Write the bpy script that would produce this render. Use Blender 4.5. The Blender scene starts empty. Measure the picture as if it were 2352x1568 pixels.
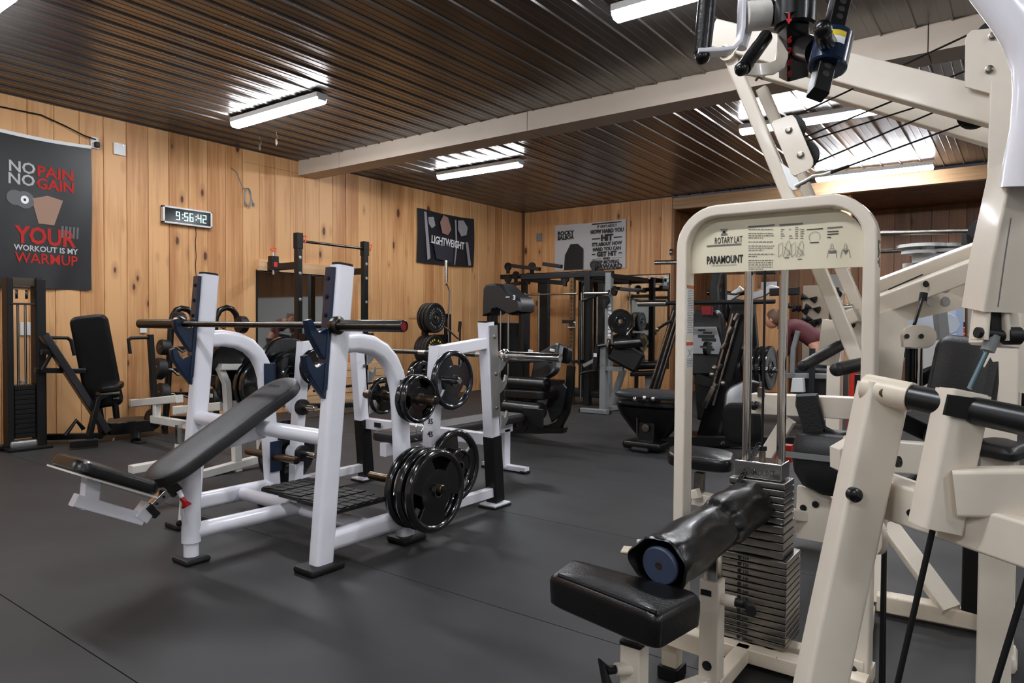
import bpy, bmesh, math, random
from mathutils import Vector as V, Matrix as Mx, Quaternion
random.seed(7)
S = bpy.context.scene
COL = S.collection
PI = math.pi
# ---------------------------------------------------------------- camera
YAW, PITCH, ROLL, FPX, EYE = -0.63502, -0.02423, 0.00731, 1592.0, 1.2
cy, sy = math.cos(YAW), math.sin(YAW)
_f = V((sy*math.cos(PITCH), cy*math.cos(PITCH), math.sin(PITCH)))
_r = V((cy, -sy, 0)); _u = _r.cross(_f)
R_ = _r*math.cos(ROLL) + _u*math.sin(ROLL)
U_ = _u*math.cos(ROLL) - _r*math.sin(ROLL)
cam_d = bpy.data.cameras.new('camera'); cam = bpy.data.objects.new('camera', cam_d); COL.objects.link(cam)
cam_d.sensor_width = 36; cam_d.lens = FPX/2352*36; cam_d.clip_start = 0.05; cam_d.clip_end = 100
cam.matrix_world = Mx(((R_.x, U_.x, -_f.x, 0), (R_.y, U_.y, -_f.y, 0), (R_.z, U_.z, -_f.z, EYE), (0, 0, 0, 1)))
S.camera = cam
# ---------------------------------------------------------------- world, exposure
W = bpy.data.worlds.new('world'); S.world = W; W.use_nodes = True
W.node_tree.nodes['Background'].inputs[0].default_value = (0.8, 0.85, 1.0, 1)
W.node_tree.nodes['Background'].inputs[1].default_value = 0.05
S.view_settings.view_transform = 'Standard'; S.view_settings.look = 'None'
S.view_settings.gamma = 1; S.view_settings.use_curve_mapping = False
S.view_settings.exposure = 0.0
LAMP_STRENGTH = 92.0
# ---------------------------------------------------------------- measuring from the survey photograph: pixel -> point on a world plane
CAMP = V((0, 0, EYE))
def ray(px, py): return R_*((px-1176)/FPX) - U_*((py-784)/FPX) + _f
def X(px, py, x): d = ray(px, py); return CAMP + d*(x/d.x)
def Y(px, py, y): d = ray(px, py); return CAMP + d*(y/d.y)
def Z(px, py, z=0): d = ray(px, py); return CAMP + d*((z-EYE)/d.z)
# ---------------------------------------------------------------- materials
MATS = {}
def srgb(r, g, b):
    f = lambda c: (c/255/12.92) if c/255 <= 0.04045 else ((c/255+0.055)/1.055)**2.4
    return (f(r), f(g), f(b), 1)
def mat(name, rgb, rough=0.5, metal=0.0, noise=0.0, nscale=8.0, bump=0.0, bscale=60.0, rgb2=None, coat=0.0, spec=None, emit=None, estr=0, wear=0):
    if name in MATS: return MATS[name]
    m = bpy.data.materials.new(name); m.use_nodes = True; nt = m.node_tree; b = nt.nodes['Principled BSDF']
    c = srgb(*rgb)
    b.inputs['Base Color'].default_value = c; b.inputs['Roughness'].default_value = rough; b.inputs['Metallic'].default_value = metal
    if coat: b.inputs['Coat Weight'].default_value = coat; b.inputs['Coat Roughness'].default_value = 0.1
    if spec is not None: b.inputs['Specular IOR Level'].default_value = spec
    if emit: b.inputs['Emission Color'].default_value = srgb(*emit); b.inputs['Emission Strength'].default_value = estr
    tc = nt.nodes.new('ShaderNodeTexCoord')
    def N(t, **k):
        n = nt.nodes.new(t)
        for a, v in k.items(): n.inputs[a].default_value = v
        return n
    if noise or rgb2:
        c2 = srgb(*rgb2) if rgb2 else tuple(min(1, x*(1-noise)) for x in c[:3])+(1,)
        n = N('ShaderNodeTexNoise', Scale=nscale, Detail=6.0, Roughness=0.65); nt.links.new(tc.outputs['Object'], n.inputs['Vector'])
        rp = nt.nodes.new('ShaderNodeValToRGB'); rp.color_ramp.elements[0].position = 0.35; rp.color_ramp.elements[1].position = 0.65
        rp.color_ramp.elements[0].color = c2; rp.color_ramp.elements[1].color = c
        nt.links.new(n.outputs['Fac'], rp.inputs['Fac']); last = rp.outputs['Color']
        if wear:
            n2 = N('ShaderNodeTexNoise', Scale=38.0, Detail=8.0, Roughness=0.8); nt.links.new(tc.outputs['Object'], n2.inputs['Vector'])
            r2 = nt.nodes.new('ShaderNodeValToRGB'); r2.color_ramp.elements[0].position = 0.68-wear*0.1; r2.color_ramp.elements[1].position = 0.70-wear*0.1
            nt.links.new(n2.outputs['Fac'], r2.inputs['Fac'])
            mx = nt.nodes.new('ShaderNodeMix'); mx.data_type = 'RGBA'; nt.links.new(r2.outputs['Color'], mx.inputs[0]); nt.links.new(last, mx.inputs[6])
            mx.inputs[7].default_value = srgb(70, 52, 40); last = mx.outputs[2]
        nt.links.new(last, b.inputs['Base Color'])
    if bump:
        n = N('ShaderNodeTexNoise', Scale=bscale, Detail=4.0); nt.links.new(tc.outputs['Object'], n.inputs['Vector'])
        bp = N('ShaderNodeBump', Strength=bump, Distance=0.01); nt.links.new(n.outputs['Fac'], bp.inputs['Height']); nt.links.new(bp.outputs['Normal'], b.inputs['Normal'])
    MATS[name] = m; return m
WHITE = mat('white_paint', (238, 237, 244), 0.28, noise=0.05, nscale=5, coat=0.3)
WORN = mat('worn_white_paint', (226, 222, 214), 0.35, noise=0.12, nscale=9, wear=0.55)
CREAM = mat('cream_paint', (230, 219, 202), 0.33, noise=0.07, nscale=4, coat=0.2)
CREAMW = mat('worn_cream_paint', (228, 214, 192), 0.38, noise=0.1, nscale=7, wear=0.35)
PLAC = mat('placard_enamel', (228, 219, 192), 0.4, noise=0.05, nscale=3)
VINYL = mat('black_vinyl', (13, 13, 14), 0.3, bump=0.12, bscale=160, coat=0.12, spec=.4)
VINYLM = mat('grey_black_vinyl', (27, 27, 28), 0.42, bump=0.15, bscale=220, noise=0.3, nscale=9)
BLACK = mat('black_metal', (10, 10, 11), 0.3, coat=0.15, spec=.4)
BLACKM = mat('matte_black_metal', (13, 13, 14), 0.5, spec=.35)
NAVY = mat('navy_black_plastic', (20, 38, 62), 0.22, coat=0.5)
RUBBER = mat('black_rubber', (14, 14, 15), 0.5, bump=0.2, bscale=90)
PLATE = mat('glossy_black_rubber_plate', (13, 14, 15), 0.2, coat=0.6, bump=0.05, bscale=50)
PLATEB = mat('blue_black_plate', (15, 20, 28), 0.2, coat=0.6)
CHROME = mat('chrome', (205, 203, 200), 0.12, metal=1.0)
STEEL = mat('worn_steel', (150, 144, 134), 0.28, metal=1.0, noise=0.3, nscale=30)
DSTEEL = mat('dark_bar_steel', (88, 84, 78), 0.3, metal=1.0, noise=0.25, nscale=60)
GREY = mat('grey_paint', (128, 130, 130), 0.4, noise=0.1)
DGREY = mat('dark_grey_plastic', (30, 31, 33), 0.4)
RED = mat('red_paint', (196, 40, 28), 0.35)
DRED = mat('deep_red_plastic', (150, 16, 24), 0.25, coat=0.4)
ORANGE = mat('orange_plastic', (235, 84, 40), 0.4)
YELLOW = mat('yellow_print', (214, 186, 40), 0.5)
INK = mat('black_ink', (22, 20, 20), 0.6)
GINK = mat('grey_ink', (112, 108, 104), 0.6)
PAPER = mat('white_label', (226, 226, 224), 0.5)
REDINK = mat('red_print', (232, 56, 46), 0.6)
WHITEINK = mat('white_print', (232, 232, 232), 0.6)
BLUEDISC = mat('slate_blue_plastic', (60, 70, 92), 0.4)
SOLE = mat('rubber_floor_dummy', (60, 60, 60), 0.6)
MIRROR = mat('mirror_glass', (205, 208, 206), 0.03, metal=1.0)
BEAMP = mat('taupe_beam_paint', (188, 174, 158), 0.55, noise=0.06, nscale=3)
GALV = mat('galvanised_metal', (190, 190, 188), 0.35, metal=0.9)
DEEPBLUE = mat('blue_enamel', (70, 96, 150), 0.35)
BROWNROD = mat('bronzed_steel', (112, 98, 82), 0.3, metal=0.9, noise=0.3, nscale=40)

def wood(name, light, mid, dark, scale=1.0, axis=2, knot=1.0):
    m = bpy.data.materials.new(name); m.use_nodes = True; nt = m.node_tree; L = nt.links; b = nt.nodes['Principled BSDF']
    tc = nt.nodes.new('ShaderNodeTexCoord'); oi = nt.nodes.new('ShaderNodeObjectInfo')
    def N(t, **k):
        n = nt.nodes.new(t)
        for a, v in k.items(): n.inputs[a].default_value = v
        return n
    def math_(op, a, c=None):
        n = nt.nodes.new('ShaderNodeMath'); n.operation = op
        for i, x in enumerate((a, c)):
            if x is None: continue
            if isinstance(x, (int, float)): n.inputs[i].default_value = x
            else: L.new(x, n.inputs[i])
        return n.outputs[0]
    geo = nt.nodes.new('ShaderNodeNewGeometry')
    rv = math_('MULTIPLY', oi.outputs['Random'], 40.0)
    off = nt.nodes.new('ShaderNodeCombineXYZ'); L.new(rv, off.inputs[0]); L.new(rv, off.inputs[1]); L.new(rv, off.inputs[2])
    add = nt.nodes.new('ShaderNodeVectorMath'); add.operation = 'ADD'; L.new(geo.outputs['Position'], add.inputs[0]); L.new(off.outputs[0], add.inputs[1])
    # knots: stretched voronoi
    sq = [1.0, 1.0, 1.0]; sq[axis] = 0.42
    kv = nt.nodes.new('ShaderNodeVectorMath'); kv.operation = 'MULTIPLY'; L.new(add.outputs[0], kv.inputs[0]); kv.inputs[1].default_value = sq
    vo = N('ShaderNodeTexVoronoi', Scale=4.6*scale, Randomness=1.0); L.new(kv.outputs[0], vo.inputs['Vector'])
    sel = nt.nodes.new('ShaderNodeSeparateColor'); L.new(vo.outputs['Color'], sel.inputs[0])
    size = math_('MULTIPLY', math_('SUBTRACT', sel.outputs[0], 0.18), 0.20*knot)
    km = math_('SUBTRACT', size, vo.outputs['Distance'])
    kmask = nt.nodes.new('ShaderNodeMapRange'); kmask.inputs[1].default_value = -0.012; kmask.inputs[2].default_value = 0.028; L.new(km, kmask.inputs[0])
    halo = nt.nodes.new('ShaderNodeMapRange'); halo.inputs[1].default_value = -0.16; halo.inputs[2].default_value = 0.03; L.new(km, halo.inputs[0])
    # grain
    g = [34.0*scale]*3; g[axis] = 1.1*scale
    gv = nt.nodes.new('ShaderNodeVectorMath'); gv.operation = 'MULTIPLY'; L.new(add.outputs[0], gv.inputs[0]); gv.inputs[1].default_value = g
    n1 = N('ShaderNodeTexNoise', Scale=1.0, Detail=5.0, Roughness=0.6, Distortion=0.3); L.new(gv.outputs[0], n1.inputs['Vector'])
    g2 = [5.0*scale]*3; g2[axis] = 0.5*scale
    gv2 = nt.nodes.new('ShaderNodeVectorMath'); gv2.operation = 'MULTIPLY'; L.new(add.outputs[0], gv2.inputs[0]); gv2.inputs[1].default_value = g2
    n2 = N('ShaderNodeTexNoise', Scale=1.0, Detail=3.0, Roughness=0.5); L.new(gv2.outputs[0], n2.inputs['Vector'])
    f = math_('ADD', math_('MULTIPLY', n1.outputs['Fac'], 0.55), math_('MULTIPLY', n2.outputs['Fac'], 0.75))
    f = math_('ADD', f, math_('MULTIPLY', math_('SUBTRACT', oi.outputs['Random'], 0.5), 0.30))
    rp = nt.nodes.new('ShaderNodeValToRGB'); e = rp.color_ramp.elements; e[0].position = 0.42; e[0].color = srgb(*mid); e[1].position = 0.72; e[1].color = srgb(*light)
    L.new(f, rp.inputs['Fac'])
    mx = nt.nodes.new('ShaderNodeMix'); mx.data_type = 'RGBA'; L.new(math_('MULTIPLY', halo.outputs[0], 0.55), mx.inputs[0]); L.new(rp.outputs['Color'], mx.inputs[6]); mx.inputs[7].default_value = srgb(*[int(c*0.75) for c in mid])
    mx2 = nt.nodes.new('ShaderNodeMix'); mx2.data_type = 'RGBA'; L.new(kmask.outputs[0], mx2.inputs[0]); L.new(mx.outputs[2], mx2.inputs[6]); mx2.inputs[7].default_value = srgb(*dark)
    L.new(mx2.outputs[2], b.inputs['Base Color']); b.inputs['Roughness'].default_value = 0.55
    bp = N('ShaderNodeBump', Strength=0.25, Distance=0.004); L.new(n1.outputs['Fac'], bp.inputs['Height']); L.new(bp.outputs['Normal'], b.inputs['Normal'])
    return m
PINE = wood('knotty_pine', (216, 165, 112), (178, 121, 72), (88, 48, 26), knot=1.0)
PINED = wood('brown_shaded_pine', (126, 84, 50), (92, 58, 34), (48, 26, 14))  # pine darkened in colour for the header's shade in the alcove; trims share it
PALEWALL = mat('pale_grey_wall_paint', (190, 188, 184), 0.8)
TIMBER = wood('horizontal_timber', (220, 178, 134), (186, 138, 96), (84, 48, 30), axis=1)
TIMBERX = wood('header_timber', (196, 158, 118), (160, 122, 84), (104, 70, 44), axis=0, knot=0.6)
def floor_mat():
    m = mat('rubber_floor', (58, 57, 59), 0.6); nt = m.node_tree; b = nt.nodes['Principled BSDF']; L = nt.links
    geo = nt.nodes.new('ShaderNodeNewGeometry')
    n = nt.nodes.new('ShaderNodeTexNoise'); n.inputs['Scale'].default_value = 1.3; n.inputs['Detail'].default_value = 5; L.new(geo.outputs['Position'], n.inputs['Vector'])
    rp = nt.nodes.new('ShaderNodeValToRGB'); rp.color_ramp.elements[0].position = .3; rp.color_ramp.elements[1].position = .75
    rp.color_ramp.elements[0].color = srgb(38, 37, 38); rp.color_ramp.elements[1].color = srgb(48, 47, 47); L.new(n.outputs['Fac'], rp.inputs['Fac'])
    n3 = nt.nodes.new('ShaderNodeTexNoise'); n3.inputs['Scale'].default_value = 260; n3.inputs['Detail'].default_value = 2; L.new(geo.outputs['Position'], n3.inputs['Vector'])
    r3 = nt.nodes.new('ShaderNodeValToRGB'); r3.color_ramp.elements[0].position = .72; r3.color_ramp.elements[1].position = .78; L.new(n3.outputs['Fac'], r3.inputs['Fac'])
    mx = nt.nodes.new('ShaderNodeMix'); mx.data_type = 'RGBA'; L.new(r3.outputs['Color'], mx.inputs[0]); L.new(rp.outputs['Color'], mx.inputs[6]); mx.inputs[7].default_value = srgb(74, 72, 71)
    L.new(mx.outputs[2], b.inputs['Base Color'])
    n2 = nt.nodes.new('ShaderNodeTexNoise'); n2.inputs['Scale'].default_value = 2.2; n2.inputs['Detail'].default_value = 4; L.new(geo.outputs['Position'], n2.inputs['Vector'])
    mr = nt.nodes.new('ShaderNodeMapRange'); mr.inputs[3].default_value = 0.5; mr.inputs[4].default_value = 0.68; L.new(n2.outputs['Fac'], mr.inputs[0]); L.new(mr.outputs[0], b.inputs['Roughness'])
    return m
FLOORM = floor_mat()
CEILM = mat('brown_grey_steel_sheet', (124, 120, 117), 0.29, metal=0.85, noise=0.10, nscale=2)
LAMPM = mat('lit_lamp_diffuser', (255, 255, 255), 0.4, emit=(246, 249, 255), estr=LAMP_STRENGTH)
# ---------------------------------------------------------------- mesh builder
def basis(d, up=V((0, 0, 1))):
    d = d.normalized()
    if abs(d.dot(up.normalized())) > 0.98: up = V((1, 0, 0)) if abs(d.x) < .9 else V((0, 1, 0))
    s = d.cross(up).normalized(); u = s.cross(d).normalized()
    return d, s, u
class B:
    def __init__(s): s.v = []; s.f = []; s.sm = []
    def _add(s, vs, fs, smooth):
        n = len(s.v); s.v += [V(v) for v in vs]
        for f in fs: s.f.append([i+n for i in f]); s.sm.append(smooth)
    def rings(s, rings, closed=False, cap=True, smooth=True):
        n = len(rings[0]); vs = [p for r in rings for p in r]; fs = []
        m = len(rings)
        for i in range(m if closed else m-1):
            a = i*n; b = ((i+1) % m)*n
            for j in range(n):
                k = (j+1) % n
                fs.append((a+j, a+k, b+k, b+j))
        s._add(vs, fs, smooth)
        if cap and not closed:
            base = len(s.v)-len(vs)
            s.f.append([base+j for j in range(n)][::-1]); s.sm.append(False)
            s.f.append([base+(m-1)*n+j for j in range(n)]); s.sm.append(False)
        return s
    def box(s, c, size, rot=None, bev=0.0):
        c = V(c); R = (rot.to_3x3() if rot is not None else Mx.Identity(3))
        x, y, z = [k/2 for k in size]
        b = min(bev, x*.9, y*.9, z*.9)
        if b <= 0:
            vs = [c+R@V((i*x, j*y, k*z)) for i in (-1, 1) for j in (-1, 1) for k in (-1, 1)]
            s._add(vs, [(0, 1, 3, 2), (4, 6, 7, 5), (0, 4, 5, 1), (2, 3, 7, 6), (0, 2, 6, 4), (1, 5, 7, 3)], False); return s
        def ring(z_, ins):
            X_, Y_ = x-ins, y-ins; o = []; bb = b
            for (sx, sy_, a0) in ((1, 1, 0), (-1, 1, 90), (-1, -1, 180), (1, -1, 270)):
                for t in (0, 30, 60, 90):
                    a = math.radians(a0+t); o.append(c+R@V((sx*(x-bb)+(bb-ins)*math.cos(a), sy_*(y-bb)+(bb-ins)*math.sin(a), z_)))
            return o
        s.rings([ring(-z, b*.9), ring(-z+b*.3, b*.3), ring(-z+b, 0), ring(z-b, 0), ring(z-b*.3, b*.3), ring(z, b*.9)], smooth=True); return s
    def sec(s, w, h, r, k=3):
        o = []
        r = min(r, w*.49, h*.49)
        for (sx, sy_, a0) in ((1, 1, 0), (-1, 1, 90), (-1, -1, 180), (1, -1, 270)):
            for t in range(k+1):
                a = math.radians(a0+90*t/k); o.append((sx*(w/2-r)+r*math.cos(a), sy_*(h/2-r)+r*math.sin(a)))
        return o
    def beam(s, p, q, w, h=None, up=V((0, 0, 1)), r=0.008, w2=None, h2=None):
        """rectangular tube from p to q: w across (side), h along up"""
        p, q = V(p), V(q); h = h or w; d, sd, u = basis(q-p, V(up))
        a = [p+sd*i+u*j for i, j in s.sec(w, h, r)]; b = [q+sd*i+u*j for i, j in s.sec(w2 or w, h2 or h, r)]
        return s.rings([a, b], smooth=True)
    def path(s, pts, w=None, h=None, rad=None, up=V((0, 0, 1)), r=0.008, n=14, closed=False, cap=True):
        pts = [V(p) for p in pts]; rings = []; up = V(up); m = len(pts)
        prev = None
        for i, p in enumerate(pts):
            if closed: t = (pts[(i+1) % m]-p).normalized()+(p-pts[i-1]).normalized()
            elif i == 0: t = pts[1]-p
            elif i == m-1: t = p-pts[-2]
            else: t = (pts[i+1]-p).normalized()+(p-pts[i-1]).normalized()
            t.normalize()
            if rad is None: d, sd, u = basis(t, up)
            else:
                if prev is None: d, sd, u = basis(t, up)
                else:
                    sd = prev-t*prev.dot(t)
                    sd = sd.normalized() if sd.length > 1e-6 else basis(t, up)[1]
                    u = sd.cross(t).normalized()
                prev = sd
            if rad is not None:
                rr = rad[i] if isinstance(rad, (list, tuple)) else rad
                rings.append([p+sd*(rr*math.cos(2*PI*j/n))+u*(rr*math.sin(2*PI*j/n)) for j in range(n)])
            else:
                k = 1.0
                if 0 < i < m-1 and not closed:
                    c_ = (pts[i+1]-p).normalized().dot((p-pts[i-1]).normalized()); k = 1/max(.5, math.sqrt((1+c_)/2))
                rings.append([p+sd*a*(k if abs(sd.dot((pts[min(i+1, m-1)]-pts[max(i-1, 0)]).normalized())) < .99 and abs(up.dot(V((0, 0, 0)))) > 1 else 1)+u*b for a, b in s.sec(w, h, r)])
        return s.rings(rings, closed=closed, cap=cap)
    def tube(s, p, q, r, n=14, r2=None):
        return s.path([p, q], rad=[r, r2 if r2 is not None else r], n=n)
    def lathe(s, c, axis, prof, n=32, cap=True):
        """prof: list of (radius, offset along axis)"""
        c = V(c); d, sd, u = basis(V(axis))
        rs = [[c+d*o+sd*(max(r, 1e-4)*math.cos(2*PI*j/n))+u*(max(r, 1e-4)*math.sin(2*PI*j/n)) for j in range(n)] for r, o in prof]
        return s.rings(rs, cap=cap)
    def ball(s, c, r, n=12, sc=(1, 1, 1)):
        rs = []; m = n//2+1
        for i in range(m):
            a = PI*i/(m-1); rr = max(math.sin(a), 0.02)*r; z = -math.cos(a)*r
            rs.append([V(c)+V((rr*math.cos(2*PI*j/n)*sc[0], rr*math.sin(2*PI*j/n)*sc[1], z*sc[2])) for j in range(n)])
        return s.rings(rs)
    def prism(s, pts, normal, t, bev=0.0, smooth=False):
        """flat outline extruded by t centred on the plane"""
        nrm = V(normal).normalized(); pts = [V(p) for p in pts]
        if bev > 0:
            c = sum(pts, V((0, 0, 0)))/len(pts)
            def ins(k): 
                o = []
                for p in pts:
                    dd = c-p; o.append(p+dd.normalized()*min(k, dd.length*.5))
                return o
            a = [p-nrm*t/2 for p in ins(bev)]; b = [p-nrm*(t/2-bev) for p in pts]; c2 = [p+nrm*(t/2-bev) for p in pts]; d = [p+nrm*t/2 for p in ins(bev)]
            return s.rings([a, b, c2, d], smooth=smooth)
        return s.rings([[p-nrm*t/2 for p in pts], [p+nrm*t/2 for p in pts]], smooth=smooth)
    def quad(s, pts): s._add(pts, [tuple(range(len(pts)))], False); return s
    def xf(s, M):
        s.v = [M@p for p in s.v]; return s
    def mesh(s, name, m, off=V((0, 0, 0))):
        me = bpy.data.meshes.new(name); me.from_pydata([tuple(p-off) for p in s.v], [], s.f); me.validate()
        bm = bmesh.new(); bm.from_mesh(me); bmesh.ops.recalc_face_normals(bm, faces=bm.faces); bm.to_mesh(me); bm.free()
        for i, p in enumerate(me.polygons): p.use_smooth = s.sm[i] if i < len(s.sm) else False
        try: me.set_sharp_from_angle(angle=math.radians(38))
        except Exception: pass
        if m: me.materials.append(m)
        return me
    def obj(s, name, m, parent=None, label=None, kind=None, local=False):
        off = V((0, 0, 0))
        if parent is not None and not local: off = WORLDPOS.get(parent.name, V((0, 0, 0)))
        o = bpy.data.objects.new(name, s.mesh(name, m, off)); COL.objects.link(o)
        if parent is not None: o.parent = parent
        if len(s.v) > 8: o.modifiers.new('normals', 'WEIGHTED_NORMAL').keep_sharp = True
        WORLDPOS[o.name] = off
        if label: o['label'] = label
        if kind: o['kind'] = kind
        return o
WORLDPOS = {}
def thing(name, label, cat, loc=(0, 0, 0), group=None, rot=None):
    o = bpy.data.objects.new(name, None); COL.objects.link(o); o.location = V(loc); o.empty_display_size = .1
    if rot is not None: o.rotation_euler = rot
    o['label'] = label; o['category'] = cat
    if group: o['group'] = group
    WORLDPOS[o.name] = V(loc); return o
def tag(o, label, cat, group=None):
    o['label'] = label; o['category'] = cat
    if group: o['group'] = group
    return o
def struct(o): o['kind'] = 'structure'; return o
def dup(root, M=None, loc=None, rz=None, label=None, group=None, rot=None):
    r = root.copy(); COL.objects.link(r)
    if M is not None: r.matrix_world = M
    if loc is not None: r.location = loc
    if rz is not None: r.rotation_euler = (0, 0, rz)
    if rot is not None: r.rotation_euler = rot
    if label: r['label'] = label
    if group: r['group'] = group
    for ch in list(root.children):
        c = ch.copy(); COL.objects.link(c); c.parent = r
        for g in list(ch.children):
            d = g.copy(); COL.objects.link(d); d.parent = c
    WORLDPOS[r.name] = r.location.copy()
    return r
def text(name, s, M, size, m, parent=None, sx=1.0, bold=0.0, align='LEFT', ext=0.0004, spacing=1.0, shear=0):
    """flat lettering; M maps text plane (x right, y up, z out) to world"""
    cu = bpy.data.curves.new(name, 'FONT'); cu.body = s; cu.size = size; cu.offset = bold; cu.extrude = ext; cu.align_x = align
    cu.resolution_u = 2; cu.space_character = spacing; cu.shear = shear
    ob = bpy.data.objects.new('tmp', cu); COL.objects.link(ob)
    me = bpy.data.meshes.new_from_object(ob); COL.objects.unlink(ob); bpy.data.objects.remove(ob)
    off = WORLDPOS.get(parent.name, V((0, 0, 0))) if parent else V((0, 0, 0))
    me.transform(Mx.Translation(-off) @ M @ Mx.Diagonal((sx, 1, 1, 1)))
    me.name = name; me.materials.clear(); me.materials.append(m)
    o = bpy.data.objects.new(name, me); COL.objects.link(o)
    if parent: o.parent = parent
    WORLDPOS[o.name] = off
    return o
def frame(o, xdir, ydir):
    x = V(xdir).normalized(); z = x.cross(V(ydir)).normalized(); y = z.cross(x)
    return Mx(((x.x, y.x, z.x, o[0]), (x.y, y.y, z.y, o[1]), (x.z, y.z, z.z, o[2]), (0, 0, 0, 1)))
def bolt(b, p, n, r=0.01, h=0.008):
    b.lathe(p, n, [(r*1.3, 0), (r*1.3, h*.3), (r, h*.35), (r, h*.9), (r*.7, h)], n=10)
# ================================================================ ROOM
XL, YB, ZC, XR, YF = -8.0, 11.2, 3.4, 5.2, -5.0
fl = struct(B().box(((XL+XR)/2, (YB+2.4+YF)/2, -0.06), (XR-XL+.4, YB+2.4-YF+.4, 0.1)).obj('floor', FLOORM))
k = 0; mw = 1.22
matm = None
y0 = YF
while y0 < YB+2.2:
    y1 = min(y0+mw, YB+2.3)
    bx = B().box(((XL+XR)/2, (y0+y1)/2, -0.005), (XR-XL, y1-y0-0.004, 0.01), bev=0.0015)
    bx.obj('rubber_mat', FLOORM, fl); y0 += mw
# left wall
wl = struct(B().box((XL-0.06, (YB+YF)/2, ZC/2), (0.06, YB-YF, ZC)).obj('wall_left', PINED))
def plank(parent, c, size, m=PINE, name='plank'):
    return B().box(c, size, bev=0.0).obj(name, m, parent)
pw = 0.2365; y = 2.4806-pw*32
while y < YB-0.01:
    w = min(pw, YB-y)
    d = random.uniform(-.003, .002)
    b = B()
    x0, x1, ya, yb_ = XL-.03, XL+d, y+.0018, y+w-.0018
    g = .006
    for (za, zb) in ([(0.0, ZC)] if not (4.9 < y < 6.0) else [(0, ZC-.16), (ZC-.157, ZC)]):
        a = [V((x0, ya, za)), V((x0, yb_, za)), V((x1-g, yb_, za)), V((x1, yb_-g, za)), V((x1, ya+g, za)), V((x1-g, ya, za))]
        b.rings([a, [p+V((0, 0, zb-za)) for p in a]], smooth=False)
    b.obj('plank', PINE, wl)
    y += pw
# back wall (solid part left of the alcove opening)
XA = -4.86
wb = struct(B().box(((XL+XA)/2, YB+0.06, ZC/2), (XA-XL, 0.06, ZC)).obj('wall_back', PINED))
x = XL
ws = [.155, .2, .21, .2, .2, .19, .21, .2, .185, .2, .19, .2, .2, .19, .2, .2, .3]
for w in ws:
    if x >= XA-.01: break
    w = min(w, XA-x); b = B(); g = .004; d = random.uniform(-.0015, .0015)
    a = [V((x+.0015, YB+.03, 0)), V((x+w-.0015, YB+.03, 0)), V((x+w-.0015, YB+d+g, 0)), V((x+w-.0015-g, YB+d, 0)), V((x+.0015+g, YB+d, 0)), V((x+.0015, YB+d+g, 0))]
    b.rings([a, [p+V((0, 0, ZC)) for p in a]], smooth=False); b.obj('plank', PINE, wb); x += w
struct(B().beam((XA+.02, YB+.02, 0), (XA+.02, YB+.02, 3.2), .05, .09, up=(0, 1, 0), r=.003).obj('trim_1', PINED))
# corner trim between left and back wall
struct(B().box((XL+.02, YB-.02, ZC/2), (.04, .04, ZC)).obj('trim_2', PINED))
# header over the alcove opening
struct(B().box(((XA+XR)/2, YB+.05, 3.28), (XR-XA, .12, .19), bev=.004).obj('header_beam', TIMBERX))
# alcove
YA = 13.3
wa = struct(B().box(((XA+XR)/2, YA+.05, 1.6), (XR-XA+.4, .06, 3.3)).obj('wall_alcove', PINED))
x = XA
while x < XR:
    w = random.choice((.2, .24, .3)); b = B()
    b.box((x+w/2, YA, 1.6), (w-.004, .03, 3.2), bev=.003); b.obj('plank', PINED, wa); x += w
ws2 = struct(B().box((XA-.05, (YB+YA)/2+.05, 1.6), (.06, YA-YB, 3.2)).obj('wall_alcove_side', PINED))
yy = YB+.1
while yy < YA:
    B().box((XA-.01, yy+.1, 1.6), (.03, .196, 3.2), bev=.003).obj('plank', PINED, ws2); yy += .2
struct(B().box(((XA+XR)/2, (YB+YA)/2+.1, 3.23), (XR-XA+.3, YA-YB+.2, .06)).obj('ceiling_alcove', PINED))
# post in the opening
tag(B().box((-2.19, YB+.3, 1.6), (.14, .14, 3.2), bev=.004).obj('timber_post', TIMBERX), 'square timber post standing in the alcove opening under the header', 'post')
# right and front walls (outside the view)
struct(B().box((XR+.05, (YF+YA)/2, 1.7), (.1, YA-YF+.2, 3.5)).obj('wall_right', PALEWALL))
struct(B().box(((XL+XR)/2, YF-.05, 1.7), (XR-XL+.2, .1, 3.5)).obj('wall_front', PALEWALL))
# ceiling: ribbed steel sheets
ce = struct(B().box(((XL+XR)/2, (YB+YF)/2, ZC+.08), (XR-XL, YB-YF+.2, .04)).obj('ceiling', CEILM))
def sheet_profile(w):
    p = []; n = 4; s = w/n; d = 0.013
    for i in range(n):
        x = i*s
        p += [(x, 0), (x+.010, 0), (x+.017, d), (x+.082, d), (x+.085, d-.0025), (x+.089, d-.0025), (x+.092, d), (x+.154, d), (x+.157, d-.0025), (x+.161, d-.0025), (x+.164, d), (x+s-.007, d)]
    p.append((w, 0)); return p
shw = .2286*4
prof = sheet_profile(shw)
bs = B(); vs = []
for yv in (YF, 5.94): vs += [V((px_, yv, ZC+z_)) for px_, z_ in prof]
n = len(prof); bs._add(vs, [(i, i+1, n+i+1, n+i) for i in range(n-1)], False)
me1 = bs.mesh('ceiling_panel', CEILM)
bs = B(); vs = []
for yv in (6.25, YB+.02): vs += [V((px_, yv, ZC+z_)) for px_, z_ in prof]
bs._add(vs, [(i, i+1, n+i+1, n+i) for i in range(n-1)], False)
me2 = bs.mesh('ceiling_panel', CEILM)
x = XL
while x < XR:
    for me in (me1, me2):
        o = bpy.data.objects.new('ceiling_panel', me); COL.objects.link(o); o.parent = ce; o.location = (x, 0, 0)
    x += shw
sc = B()
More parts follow.
